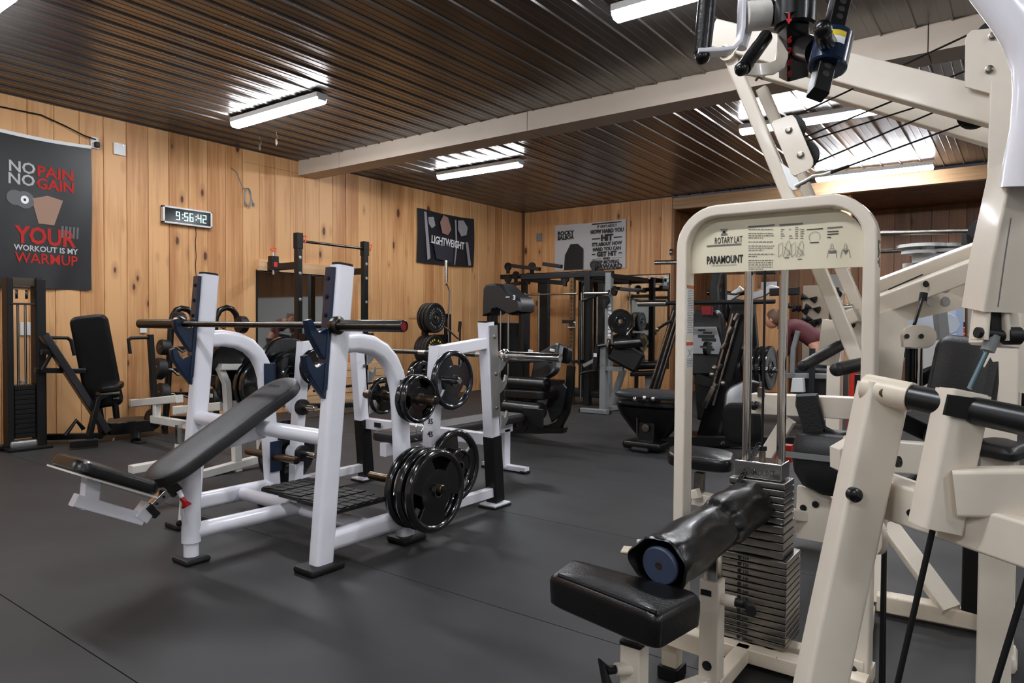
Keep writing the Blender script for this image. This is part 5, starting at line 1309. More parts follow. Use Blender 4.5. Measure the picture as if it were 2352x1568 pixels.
b.path([welt[0].lerp(welt[1], i/8)+V((.01, .012, .004-.000*i)) for i in range(9)], rad=.0045, n=8).obj('seat_welt', VINYL, lm)
# rollers
rx0 = V((-.84, 1.90, .50)); rd = V((.07, .66, .075)).normalized()
def roll(c0, L, r, name, lip=False, ph=0.0):
    b = B(); rs = []; d, sd, u = basis(rd); n = 48
    if lip:
        for o, k in ((.03, .70), (.0, .80), (-.022, .90), (-.030, .97), (-.024, 1.03)):
            rs.append([c0+d*(o-.03*max(0, math.cos(2*PI*j/n-2.9))**3)+(sd*math.cos(2*PI*j/n)+u*math.sin(2*PI*j/n))*(r*k+.010*max(0, math.cos(2*PI*j/n-2.9))**4+.003*math.sin(7*2*PI*j/n)) for j in range(n)])
    for i in range(25):
        t = i/24; e = abs(2*t-1)
        rr = r*(1-(.30 if not (lip and t < .5) else -.02)*e**7)
        ring = []
        for j in range(n):
            a = 2*PI*j/n
            wr = .004*e**2*math.sin(9*a+ph+2*t)+.002*math.sin(4*a-6*t+ph)+.003*math.sin(2*a+9*t+ph)
            ring.append(c0+d*(L*t)+(sd*math.cos(a)+u*math.sin(a))*(rr+wr))
        rs.append(ring)
    return b.rings(rs).obj(name, VINYL, lm)
roll(rx0+rd*.012, .345, .083, 'roller_pad', lip=True); roll(rx0+rd*.345, .30, .084, 'roller_pad', ph=1.3)
B().lathe(rx0-rd*.012, -rd, [(.052, -.01), (.057, 0), (.057, .010), (.053, .014), (.012, .014), (.012, .010), (.001, .010)], n=36).obj('roller_end_disc', BLUEDISC, lm)
B().lathe(rx0-rd*.014, -rd, [(.012, .010), (.012, .0105), (.001, .0106)], n=16).obj('roller_axle_hole', mat('rusty_axle', (52, 38, 30), .5), lm)
B().tube(rx0-rd*.01, rx0+rd*.66, .016).obj('roller_axle', STEEL, lm)
# ================================================================ OVERHEAD PULL ARMS
oa = thing('overhead_pull_arms', 'pair of black grips and numbered black adjusters hanging on white arms at the top edge', 'pull arms', D(1740, 20, 1.8))
d1 = 1.85
B().path([D(1628, -40, d1), D(1620, 50, d1), D(1613, 122, d1)], rad=[.023, .024, .022], n=20).obj('long_grip', VINYL, oa)
B().ball(D(1613, 130, d1), .021).obj('grip_end', BLACK, oa)
B().path([D(1600, 122, d1), D(1650, 120, d1), D(1680, 116, d1), D(1697, 100, d1), D(1702, 70, d1), D(1705, 0, d1), D(1708, -60, d1)], w=.012, h=.045, up=(_f.x, _f.y, 0), r=.003).obj('flat_strap', WHITE, oa)
B().path([D(1700, 110, d1+.03), D(1712, 70, d1+.03), D(1716, 0, d1+.03), D(1716, -60, d1+.03)], rad=.018).obj('round_arm', WHITE, oa)
B().tube(D(1712, 38, d1), D(1764, 34, d1), .038, n=28).obj('arm_boss', WORN, oa)
B().tube(D(1762, 34, d1), D(1785, 32, d1), .033, n=28).obj('bushing', BLACK, oa)
B().lathe(D(1826, 66, 1.80), D(1830, -40, 1.80)-D(1826, 66, 1.80), [(.046, 0), (.052, .006), (.052, .11), (.052, .16)], n=36).obj('adjuster_barrel', NAVYB if 'NAVYB' in globals() else BLACK, oa)
fdir = V((_f.x, _f.y, 0))
B().beam(D(1823, 20, 1.775), D(1823, 176, 1.87), .060, .058, up=fdir, r=.007).obj('adjuster_bar', BLACK, oa)
rp = D(1818, 120, 1.77)
FR = frame(D(1806, 70, 1.768), R_, U_)
for i, ch in enumerate(('6', '7', '8', '9')):
    dd = 1.775+(90+i*27-20)/156*.095-.031
    text('bar_number', ch, frame(D(1808, 98+i*26, dd), R_, (D(1808, 20, 1.775)-D(1808, 176, 1.87))), .022, mat('red_digit', (196, 40, 32), .5), oa, bold=.001)
b = B(); A0 = lambda px, py: D(px, py, 1.745)
b._add([A0(1810, 30), A0(1815, 30), A0(1815, 44), A0(1810, 44)], [(0, 1, 2, 3)], False); b._add([A0(1804, 43), A0(1820, 43), A0(1812, 55)], [(0, 1, 2)], False)
b.obj('red_arrow', mat('red_arrow_print', (226, 20, 40), .5), oa)
def wp0(*a): return None
B().tube(D(1758, 86, 1.82), D(1708, 156, 1.74), .0185, n=20).obj('short_grip', VINYL, oa)
B().ball(D(1703, 158, 1.73), .018).obj('grip_end', BLACK, oa)
B().ball(D(1757, 86, 1.82), .0185).obj('grip_end', BLACK, oa)
B().path([D(1702, 158, 1.75), D(1740, 160, 1.75), D(1772, 158, 1.76), D(1790, 148, 1.78), D(1796, 130, 1.80), D(1800, 75, 1.84)], w=.032, h=.007, up=fdir, r=.002).obj('flat_strap', CREAM, oa)
ax_ = D(1935, -20, 1.70)-D(1880, 225, 1.62)
B().beam(D(1878, 218, 1.62), D(1938, -30, 1.72), .040, .040, up=fdir, r=.004).obj('adjuster_bar', BLACK, oa)
Pa, Pb = D(1878, 218, 1.62), D(1938, -30, 1.72); bd, bs_, bu_ = basis(Pb-Pa, fdir)
nb = bu_ if bu_.dot(_f) < 0 else -bu_
for q in (.14, .21, .28, .66, .73, .80):
    p = Pa.lerp(Pb, q)+nb*.0202
    B().lathe(p, nb, [(.0085, -.004), (.0085, .0006), (.001, .0008)], n=14).obj('bar_hole', INK, oa)
def wrap_patch(name, c, axis, r_, a0, a1, o0, o1, m, t):
    d, sd, u = basis(V(axis)); b = B(); n = 10; f0 = -_f
    f0 = (f0-d*f0.dot(d)).normalized(); g0 = d.cross(f0)
    rows = [[V(c)+d*o+(f0*math.cos(a0+(a1-a0)*i/n)+g0*math.sin(a0+(a1-a0)*i/n))*r_ for i in range(n+1)] for o in (o0, o1)]
    b._add(rows[0]+rows[1], [(i, i+1, n+2+i, n+1+i) for i in range(n)], True); return b.obj(name, m, t)
ac = D(1908, 118, 1.66)
B().lathe(ac-ax_.normalized()*.05, ax_, [(.040, 0), (.044, .004), (.044, .09), (.040, .094)], n=32).obj('adjuster_barrel', NAVY, oa)
B().tube(D(1896, 95, 1.62), D(1888, 78, 1.58), .012).obj('plunger_stem', STEEL, oa)
B().path([D(1900, 100, 1.63), D(1893, 85, 1.59), D(1890, 70, 1.57)], rad=[.021, .019, .021], n=16).obj('plunger_knob', BLACK, oa)
B().ball(D(1890, 68, 1.565), .0215).obj('plunger_tip', BLACK, oa)
c_b = ac-ax_.normalized()*.05
wrap_patch('barrel_sticker', c_b, ax_, .0447, -.9, .25, .040, .075, PAPER, oa); wrap_patch('sticker_band', c_b, ax_, .0450, -.9, .25, .060, .075, YELLOW, oa)
wrap_patch('barrel_sticker', c_b, ax_, .0447, .9, -.25, .040, .075, PAPER, oa) if False else None
B().tube(D(1846, 110, 1.8), D(1880, 118, 1.72), .034, n=24).obj('pivot_bushing', BLACK, oa)
# ================================================================ CABLE CROSS FRAME (slanted posts, booms, pulleys)
cf = thing('cable_machine', 'cream cable machine of slanted posts and long overhead booms strung with black cables', 'cable machine', (-.6, 3, 0))
Ya, Yc = 2.80, 3.15
B().beam(Y(1682, 140, Ya), Y(1976, 842, Ya), .050, .040, up=(0, 1, 0), r=.008).obj('slanted_post', CREAM, cf)
B().beam(Y(1750, 205, Yc), Y(2014, 800, Yc), .046, .05, up=(0, 1, 0), r=.008).obj('slanted_post', CREAM, cf)
B().tube(Y(1678, 128, Ya)-V((0, .045, 0)), Y(1678, 128, Ya)+V((0, .045, 0)), .032, n=24).obj('top_boss', CREAMW, cf)
B().lathe(Y(1672, 126, Ya)-V((0, .05, 0)), (0, -1, 0), [(.024, 0), (.024, .004), (.018, .005), (.018, 0.001), (.010, .0), (.010, .006), (.001, .006)], n=24).obj('bearing', STEEL, cf)
B().beam(Y(1640, 80, Ya), Y(2300, 256, Ya), .075, .108, up=(0, 1, 0) if False else (0, 0, 1), r=.006).obj('overhead_boom', CREAM, cf)
B().beam(Y(1700, 134, Yc+.05), Y(2296, 307, Yc+.05), .075, .108, r=.006).obj('overhead_boom', CREAM, cf)
B().beam(Y(2315, 190, Ya-.02), (Y(2315, 190, Ya-.02).x, Ya-.02, .03), .095, .10, up=(0, 1, 0), r=.006).obj('main_column', CREAM, cf)
B().beam(Y(2315, 190, Yc+.1), (Y(2315, 190, Yc+.1).x, Yc+.1, .03), .075, .08, up=(0, 1, 0), r=.006).obj('rear_column', CREAM, cf)
def rplate(P, y, th, name, m=CREAM): return B().prism([Y(px, py, y) for px, py in P], (0, 1, 0), th, bev=.0015).obj(name, m, cf)
rplate([(2217, 95), (2221, 80), (2232, 70), (2290, 64), (2318, 90), (2326, 105), (2326, 235), (2300, 222), (2216, 200)], Ya-.06, .008, 'pulley_plate')
rplate([(2217, 95), (2221, 80), (2232, 70), (2290, 64), (2318, 90), (2326, 105), (2326, 235), (2300, 222), (2216, 200)], Ya+.05, .008, 'pulley_plate')
bolts(cf, 'plate_bolt', [Y(2280, 83, Ya-.064), Y(2272, 160, Ya-.064)], (0, -1, 0), .0105, .014)
P_ = [(1772, 284), (1776, 278), (1808, 266), (1820, 264), (1828, 272), (1868, 366), (1868, 378), (1862, 388), (1826, 404), (1818, 400)]
rplate(P_, Ya-.055, .006, 'pulley_plate'); rplate(P_, Ya+.05, .006, 'pulley_plate')
bolts(cf, 'plate_bolt', [Y(1812, 299, Ya-.058), Y(1839, 356, Ya-.058)], (0, -1, 0), .0105, .012)
def pulley(c, r, w=.022, ax=(0, 1, 0), name='pulley', t=None):
    a = V(ax); return B().lathe(V(c)-a*w/2, a, [(.006, 0), (r, 0), (r, w*.15), (r*.9, w*.5), (r, w*.85), (r, w), (.006, w)], n=32).obj(name, BLACKM, t or cf)
pulley(Y(1818, 297, Ya-.0), .052); pulley(Y(1846, 358, Ya), .055); pulley(Y(2284, 85, Ya), .055); pulley(Y(2236, 262, Ya+.06), .05); pulley(Y(2275, 160, Ya), .05)
rplate([(1792, 372), (1826, 395), (1840, 425), (1836, 434), (1822, 438), (1812, 430)], Ya-.045, .006, 'hook_plate', GALV)
def cable(P, Q, r=.0034, name='cable'): return B().tube(P, Q, r, n=6).obj(name, BLACKM, cf)
cable(Y(1822, 268, Ya), Y(2262, 62, Ya)); cable(Y(1848, 315, Ya), Y(2230, 158, Ya+.1)); cable(Y(1852, 325, Ya), Y(2232, 206, Yc-.05)); cable(Y(1872, 374, Ya), Y(2262, 208, Ya+.2)); cable(Y(1908, 396, Ya-.05), Y(2236, 276, Ya+.05))
cable(Y(2225, 276, Ya+.05), Y(2290, 278, Ya+.05))
B().path([Y(1826, 427, Ya-.06), Y(1850, 415, Ya-.06), Y(1868, 404, Ya-.06), Y(1888, 402, Ya-.06), Y(1908, 396, Ya-.06)], rad=.007, n=8).obj('turnbuckle', GALV, cf)
B().path([Y(1826, 427, Ya-.06), Y(1848, 420, Ya-.06), Y(1866, 410, Ya-.06), Y(1858, 416, Ya-.06)], rad=.005, n=8).obj('snap_hook', DSTEEL, cf)
B().tube(Y(1904, 398, Ya-.05), Y(1950, 381, Ya-.03), .006).obj('cable_sheath', BLACKM, cf)
b = B(); b.path([Y(1735, 186, Ya+.2), Y(1742, 178, Ya+.2), Y(1752, 182, Ya+.2), Y(1757, 170, Ya+.2)], rad=.005, n=6); b.obj('safety_chain', STEEL, cf)
# grips at the slanted post feet
B().tube(Y(1985, 835, Ya-.03), Y(1922, 848, Ya-.25), .024, n=20).obj('foam_grip', RUBBER, cf)
B().ball(Y(1922, 848, Ya-.25), .024).obj('grip_end', RUBBER, cf)
B().beam(Y(1915, 735, Yc-.1), Y(1900, 838, Yc-.1), .075, .06, up=(0, 1, 0), r=.004).obj('drop_lever', CREAM, cf)
B().tube(Y(1935, 790, Yc-.1), Y(1845, 840, Yc-.35), .022, n=20).obj('foam_grip', RUBBER, cf)
B().ball(Y(1845, 840, Yc-.35), .022).obj('grip_end', RUBBER, cf)
rplate([(1914, 672), (1918, 667), (1934, 668), (1940, 674), (1934, 730), (1922, 722)], Yc-.02, .03, 'hinge_plate')
bolts(cf, 'hinge_bolt', [Y(1924, 675, Yc-.04), Y(1955, 745, Yc-.04)], (0, -1, 0), .013, .01, BLACKM)
B().beam(Y(1934, 735, Yc-.05), Y(1968, 722, Yc-.05), .06, .055, up=(0, 1, 0)).obj('link_box', CREAM, cf)
B().tube(Y(1936, 708, Yc-.02), Y(1960, 706, Yc-.02), .016).obj('chrome_pin', CHROME, cf)
rplate([(1936, 725), (1975, 705), (1990, 800), (1965, 790)], Yc-.01, .03, 'lower_gusset')
# ================================================================ NEAR LEVER MACHINE (right edge)
nl = thing('lever_machine', 'cream lever machine with thick leaning post and black cross tube', 'gym machine', (-.2, 1.8, 0))
q0 = D(2030, 885, 1.68); q1 = D(1878, 1600, 1.66)
q1 = q0+(q1-q0)*(q0.z/(q0.z-q1.z))
B().beam(q0, q1, .10, .075, up=fdir, r=.010).obj('leaning_post', CREAM, nl)
tA, tB = D(1990, 890, 1.69), D(2094, 912, 1.60)
tdir = (tB-tA).normalized()
B().tube(tA, tB, .034, n=32).obj('cross_sleeve', CREAMW, nl)
B().tube(tB-tdir*.005, tB+tdir*.75, .030, n=28).obj('cross_tube', mat('satin_black_tube', (22, 22, 24), .32), nl)
B().lathe(D(2030, 902, 1.63), -_f, [(.012, -.01), (.012, .006), (.010, .007), (.001, .003)], n=16).obj('sleeve_screw', BROWNROD, nl)
B().lathe(D(1963, 1136, 1.62), -_f, [(.017, -.01), (.017, .006), (.012, .010), (.001, .011)], n=20).obj('post_bolt', BLACK, nl)
B().beam(D(2035, 1140, 1.72), D(2420, 1262, 1.36), .07, .095, r=.008).obj('lower_beam', CREAM, nl)
B().lathe(D(2102, 1178, 1.62), -_f, [(.017, -.02), (.017, .004), (.001, .006)], n=20).obj('beam_bolt', BLACK, nl)
for a, c in ((D(2042, 1060, 1.66), D(2052, 1062, 1.66)),):
    B().lathe(D(2060, 1060, 1.67), R_, [(.014, 0), (.014, .006), (.001, .008)], n=16).obj('side_bolt', BLACK, nl)
# short hanging lever with side arm
h0, h1 = D(2212, 900, 1.52), D(2147, 1212, 1.52)
B().beam(h0, h1, .088, .07, up=fdir, r=.010).obj('hanging_lever', CREAM, nl)
B().beam(h0+( h1-h0).normalized()*-.002, h0+(h1-h0)*.01, .074, .066, up=fdir, r=.010).obj('lever_top', CREAM, nl)
hn = (h1-h0).normalized()
b = B(); b.prism([D(2176, 905, 1.478), D(2242, 914, 1.474), D(2228, 966, 1.476), D(2165, 952, 1.48)], -_f, .006, bev=.002); b.obj('black_plug', BLACKM, nl)
B().beam(D(2190, 1128, 1.50), D(2420, 1128, 1.42), .07, .098, r=.008).obj('side_arm', CREAM, nl)
# curved overhead arm and clevis
B().path([D(2290, -60, 1.45), D(2345, 10, 1.42), D(2385, 70, 1.40), D(2408, 140, 1.39), D(2412, 200, 1.39), D(2405, 290, 1.40), D(2388, 370, 1.42), D(2378, 430, 1.43)], rad=.062, n=32).obj('curved_main_tube', WHITE, nl)
B().path([D(2352, 390, 1.50), D(2332, 480, 1.50), D(2305, 600, 1.52), D(2286, 712, 1.54)], w=.105, h=.08, up=fdir, r=.006).obj('box_arm', CREAM, nl)
B().path([D(2322, 500, 1.445), D(2308, 590, 1.455), D(2292, 705, 1.475)], w=.0025, h=.002, up=fdir, r=.0005).obj('arm_seam', GINK, nl)
B().path([D(2368, 440, 1.62), D(2350, 620, 1.62), D(2325, 775, 1.62)], rad=.025).obj('rear_tube', CREAM, nl)
B().prism([D(2247, 712, 1.58), D(2322, 716, 1.58), D(2330, 790, 1.58), D(2325, 800, 1.58), D(2245, 792, 1.58), D(2239, 786, 1.58)], -_f, .05, bev=.003).obj('clevis_plate', CREAM, nl)
B().beam(D(2256, 710, 1.53), D(2250, 780, 1.53), .012, .05, up=fdir).obj('clevis_ear', CREAM, nl)
B().beam(D(2296, 712, 1.53), D(2302, 782, 1.53), .012, .05, up=fdir).obj('clevis_ear', CREAM, nl)
B().beam(D(2278, 708, 1.53), D(2277, 770, 1.53), .028, .03, up=fdir).obj('rod_end_block', BLACKM, nl)
B().tube(D(2243, 763, 1.52), D(2345, 776, 1.52), .012).obj('clevis_pin', BLACKM, nl)
B().lathe(D(2308, 771, 1.52), R_, [(.02, 0), (.02, .03), (.012, .034)], n=14).obj('pin_nut', BLACKM, nl)
B().tube(D(2282, 770, 1.52), D(2268, 806, 1.52), .014).obj('rod_eye', GREY, nl)
B().tube(D(2266, 808, 1.52), D(2227, 892, 1.52), .0055, n=10).obj('steel_rod', mat('steel_rope', (90, 110, 116), .35, metal=.8), nl)
for a, c, d_, r_ in (((2142, 1218), (2052, 1610), 1.52, .0065), ((2031, 1215), (2022, 1610), 2.1, .0065), ((2372, 1290), (2274, 1610), 1.45, .0065), ((2034, 1215), (2030, 1610), 2.14, .0045)):
    P = D(*a, d_); Q = D(*c, d_*1.02); Q = P+(Q-P)*((P.z-.01)/(P.z-Q.z)) if Q.z < P.z else Q
    B().tube(P, Q, r_, n=10).obj('lever_cable', BLACKM, nl)
B().beam(D(2018, 1180, 1.78), D(2005, 1262, 1.80), .03, .05, up=fdir).obj('pulley_bracket', CREAM, nl)
B().lathe(D(2012, 1230, 1.78), R_, [(.02, -.01), (.045, -.008), (.045, .008), (.02, .01)], n=24).obj('bracket_pulley', CREAM, nl)
B().prism([D(1915, 1028, 2.05), D(1960, 1002, 2.05), D(2000, 1010, 2.05), D(2010, 1110, 2.05), D(1972, 1108, 2.05), D(1916, 1075, 2.05)], -_f, .06, bev=.004).obj('cross_bracket', CREAM, nl)
B().beam(D(1950, 1040, 2.1), D(2160, 1055, 2.2), .06, .10).obj('mid_beam', CREAM, nl)
B().beam(D(2000, 1090, 1.9), D(2170, 1150, 1.9), .05, .05).obj('mid_rail', CREAM, nl)
# lower frame standing behind
B().beam((q1.x-.02, q1.y, .03), (q1.x+.9, q1.y-.25, .03), .08, .06).obj('floor_rail', CREAM, nl)
# ================================================================ PRESS MACHINE BEHIND (cream with big black pad)
pm = thing('incline_press_machine', 'cream incline press frame with big black back pad, behind the lever machine', 'gym machine', (-.2, 3.4, 0))
def DB(name, P, w, h, m=CREAM, r=.006): return B().path([D(*p) for p in P], w=w, h=h, up=fdir, r=r).obj(name, m, pm)
DB('upper_rail', [(2000, 662, 2.9), (2262, 565, 2.6)], .05, .06); DB('lower_rail', [(2000, 706, 2.85), (2262, 608, 2.55)], .075, .06); DB('inner_rail', [(2010, 676, 3.0), (2262, 588, 2.7)], .03, .06)
DB('rail_slots', [(2040, 665, 2.78), (2120, 630, 2.7)], .006, .004, INK)
B().prism([D(1985, 730, 2.8), D(2262, 630, 2.75), D(2262, 695, 2.75), D(2080, 735, 2.8), D(2062, 900, 2.8), D(2020, 930, 2.8), D(1995, 900, 2.8)], -_f, .03, bev=.003).obj('gusset_plate', CREAM, pm)
for px, py in ((2135, 694), (2171, 661), (2170, 693)): 
    b = B(); bolt(b, D(px, py, 2.72), -_f, .016, .010); b.obj('gusset_bolt', GALV, pm)
b = B(); bolt(b, D(2127, 652, 2.66), -_f, .010, .003); b.obj('rail_bolt', BLACKM, pm)
c8 = []
for i in range(13): a = -PI/2+.2+i/12*(PI); c8.append((2118+34*math.cos(a), 772-28*math.sin(a)))
B().prism([D(*p, 2.5) for p in [(2073, 797), (2070, 770), (2078, 754), (2095, 746)]+[(2120+29*math.cos(t), 773-27*math.sin(t)) for t in [PI/2-i*PI/8 for i in range(9)]]], -_f, .02, bev=.002).obj('pulley_cover', CREAM, pm)
for px in (2083, 2116): 
    b = B(); b.lathe(D(px, 772, 2.485), -_f, [(.009, 0), (.009, .002), (.001, .002)], n=12); b.obj('cover_hole', INK, pm)
B().tube(D(2122, 672, 2.6), D(2119, 690, 2.6), .014).obj('cable_stop', BLACKM, pm); B().tube(D(2121, 680, 2.6), D(2100, 745, 2.52), .006).obj('stop_cable', BLACKM, pm)
for px in (2086, 2097, 2112): B().tube(D(px, 800, 2.52), D(px-2, 905, 2.52), .009 if px < 2110 else .012).obj('pulley_rod', BLACKM if px != 2112 else CHROME, pm)
pad(B(), D(2244, 775, 2.35), D(2205, 960, 2.35), (-.45, -.9, .1), .225, .10, er=.05).obj('back_pad', VINYLM, pm)
DB('pad_backer', [(2296, 790, 2.4), (2262, 960, 2.4)], .03, .09, mat('grey_pad_board', (96, 94, 88), .5))
b = B(); rc = D(2205, 1030, 2.55); n = 60; rs = []
for j in range(n):
    a = 2*PI*j/n; o = []
    for k in range(8):
        t = 2*PI*k/8; rr = .295+.028*math.cos(t); o.append(rc+R_*(rr*math.cos(a))+U_*(rr*math.sin(a))+_f*(.025*math.sin(t)))
    rs.append(o)
b.rings(rs, closed=True, cap=False); b.obj('cam_ring', BLACKM, pm)
for a in (.5, 1.6, 2.7, 3.8, 4.9): B().beam(rc, rc+R_*(.26*math.cos(a))+U_*(.26*math.sin(a)), .06, .03, up=fdir).obj('cam_spoke', BLACKM, pm)
smooth_pad('seat_cushion', [D(2110, 985, 2.5), D(2330, 985, 2.1), D(2420, 985, 2.4), D(2200, 985, 2.8)], D(2110, 985, 2.5).z-.05, D(2110, 985, 2.5).z, VINYLM, pm)
DB('upright', [(2330, 560, 2.45), (2318, 900, 2.45)], .07, .07); 
ub = Z(2297, 1515, .02)
B().beam((ub.x, ub.y, .04), (ub.x+.005, ub.y, .98), .075, .09, up=(0, 1, 0), r=.006).obj('front_upright', CREAM, pm)
B().box((ub.x, ub.y-.0, .035), (.10, .16, .06), bev=.02).obj('cast_foot', CREAM, pm)
B().beam(Z(2015, 1378, .05), Z(2290, 1430, .05), .08, .07).obj('floor_rail', CREAMW, pm)
B().beam(D(2040, 1205, 3.05), Z(2185, 1400, .08), .075, .05, up=fdir).obj('diagonal_brace', CREAM, pm)
B().beam(D(2015, 1180, 3.1), Z(2015, 1385, .03), .07, .06, up=(0, 1, 0)).obj('rear_leg', CREAM, pm)
B().box(D(2252, 1330, 2.75), (.12, .12, .32), bev=.01).obj('black_guard', BLACKM, pm)
B().path([D(1972, 870, 2.6), D(1986, 1200, 2.6), Z(1976, 1540, .03)], w=.04, h=.05, up=fdir).obj('side_post', CREAM, pm) if False else None
B().beam(Z(1985, 1400, .04), Z(1960, 1550, .04), .08, .05).obj('floor_rail', CREAM, pm)
B().box(Z(1962, 1535, .05), (.07, .07, .09), bev=.006).obj('rail_stop', CREAM, pm)
B().ball(Z(1964, 1528, .07)+V((0, -.035, .0)), .012).obj('stop_bolt', BLACKM, pm)
# white backrest, chrome bars and pulley wheels further back
bk = thing('pulldown_station', 'white pulldown station parts with pale pulley wheels beyond the incline press', 'gym machine', (-.2, 5, 0))
def DK(name, P, w, h, m, r=.004): return B().path([D(*p) for p in P], w=w, h=h, up=fdir, r=r).obj(name, m, bk)
B().tube(D(2000, 537, 4.6), D(2245, 529, 4.2), .016).obj('chrome_bar', STEEL, bk)
B().tube(D(2010, 578, 4.8), D(2215, 568, 4.6), .014).obj('chrome_bar', STEEL, bk)
for (px, py, r_) in ((2118, 566, .145), (2165, 566, .13), (2110, 580, .10), (2165, 578, .12)):
    B().lathe(D(px, py, 4.5), (0, 0, 1), [(.02, -.006), (r_*.92, -.006), (r_, -.010), (r_, .010), (r_*.92, .006), (.02, .006)], n=36).obj('pulley_wheel', PAPER, bk)
B().beam(D(2132, 560, 4.45), D(2132, 584, 4.45), .06, .05, up=fdir).obj('axle_block', PAPER, bk)
B().box(D(2150, 593, 4.5), (.26, .12, .06), bev=.004).obj('head_box', PAPER, bk)
DK('back_post', [(2088, 604, 4.6), (2090, 640, 4.6)], .06, .06, CREAM)
B().lathe(D(2240, 540, 4.1), R_, [(.02, 0), (.085, .004), (.09, .012), (.09, .03), (.02, .034)], n=24).obj('bar_plate', BLACKM, bk)
DK('grey_box', [(2218, 545, 4.3), (2240, 545, 4.3)], .09, .08, DGREY)
B().prism([D(2066, 733, 3.6), D(2072, 727, 3.6), D(2178, 720, 3.6), D(2192, 728, 3.6), D(2200, 745, 3.6), D(2192, 762, 3.6), D(2178, 768, 3.6), D(2064, 772, 3.6)], -_f, .05, bev=.006).obj('white_backrest', mat('pale_blue_white', (206, 214, 226), .35), bk)
DK('support_tube', [(2156, 690, 3.3), (2165, 780, 3.3)], .05, .04, GREY)
DK('blue_white_post', [(2198, 690, 3.8), (2200, 1000, 3.8)], .04, .05, mat('cool_white_post', (176, 194, 224), .35))
DK('chrome_post', [(2226, 700, 3.8), (2226, 900, 3.8)], .03, .03, CHROME)
DK('white_panel', [(2212, 695, 3.9), (2212, 735, 3.9)], .05, .03, CREAM)
for i in range(10):
    B().beam(D(2212, 745+i*14, 3.95), D(2226, 745+i*14, 3.95), .10, .028).obj('rear_weight_slab', RED if i in (1, 2) else BLACKM, bk)
DK('orange_board', [(2070, 835, 4.5), (2070, 905, 4.5)], .09, .03, PINED)
for i in range(6): B().beam(D(2062, 770+i*11, 4.3), D(2082, 770+i*11, 4.3), .08, .024).obj('rear_weight_slab', GREY if i % 2 else BLACKM, bk)
DK('right_post', [(2340, 600, 3.0), (2336, 930, 3.0)], .09, .08, CREAM)
# ================================================================ AB BENCH (cream beam with draped black pad)
ab = thing('strap_bench', 'cream bench frame with black draped pad seen through the arch', 'bench', (-1, 4.3, 0))
by = 4.0
def AB(name, P, w, h, m=CREAM, y=by, r=.006, up=(0, 1, 0)): return B().path([Y(px, py, y) for px, py in P], w=w, h=h, up=up, r=r).obj(name, m, ab)
B().beam(Y(1730, 925, by), Y(1985, 938, by), .09, .115, r=.006).obj('long_beam', CREAM, ab)
B().lathe(Y(1748, 910, by-.05), (0, 0, 1), [(.02, 0), (.02, .05), (.012, .055), (.012, .08)], n=14).obj('pull_pin', STEEL, ab)
B().tube(Y(1740, 930, by-.05), Y(1735, 930, by-.12), .022).obj('knob', BLACK, ab); B().ball(Y(1732, 931, by-.14), .026).obj('knob_ball', BLACK, ab)
AB('front_leg', [(1812, 962), (1750, 1062)], .075, .06)
AB('rear_panel', [(1870, 1120), (1867, 1238)], .17, .05)
AB('rear_panel', [(1905, 1140), (1908, 1195)], .12, .05, CREAM, by+.1)
bolts(ab, 'panel_bolt', [Y(1845, 1166, by-.03), Y(1873, 1158, by-.03)], (0, -1, 0), .014, .008, BLACKM)
B().prism([Y(px, py, by-.09) for px, py in ((1830, 905), (1878, 903), (1884, 930), (1895, 975), (1905, 1000), (1850, 1010), (1838, 960), (1828, 930))], (0, 1, 0), .05, bev=.012).obj('draped_strap', RUBBER, ab)
B().path([Y(px, py, by-.1) for px, py in ((1892, 985), (1925, 1002), (1950, 998), (1970, 940), (1972, 860))], w=.035, h=.03, up=(0, 1, 0)).obj('loop_strap', BLACKM, ab)
b = B(); rs = []
for (py, x0_, x1_, dp) in ((992, 1842, 1975, .10), (1002, 1826, 1985, .16), (1030, 1820, 1990, .20), (1060, 1818, 1990, .21), (1090, 1822, 1980, .20), (1120, 1840, 1960, .16), (1138, 1875, 1940, .10)):
    c = (Y(x0_, py, by-.1)+Y(x1_, py, by-.1))/2; hw = (Y(x1_, py, by-.1).x-Y(x0_, py, by-.1).x)/2
    rs.append([V((c.x+hw*math.copysign(abs(math.cos(a))**.6, math.cos(a)), by+dp*.6*math.copysign(abs(math.sin(a))**.6, math.sin(a))-.05, c.z)) for a in [2*PI*i/28 for i in range(28)]])
b.rings(rs).obj('bolster_pad', VINYLM, ab)
B().box(Y(1870, 1050, by-.20), (.36, .006, .03)).obj('grey_band', GREY, ab)
AB('red_stop', [(1800, 1020), (1800, 1058)], .10, .07, RED, by+.2)
AB('lower_cross', [(1595, 1142), (1700, 1165)], .07, .08, CREAM, 3.7)
AB('pin_boss', [(1590, 1135), (1606, 1132)], .05, .05, CREAM, 3.62)
AB('seat_post', [(1608, 1085), (1606, 1128)], .05, .05, STEEL, 3.7)
smooth_pad('round_seat', [Y(1530, 1078, 3.62), Y(1680, 1082, 3.62), Y(1690, 1050, 3.95), Y(1540, 1045, 3.95)], Y(1600, 1080, 3.62).z, Y(1600, 1050, 3.62).z, VINYL, ab, rr=.6)
B().beam(Y(1700, 1165, 3.7), Y(1900, 1190, 4.1), .06, .06).obj('floor_link', CREAM, ab)
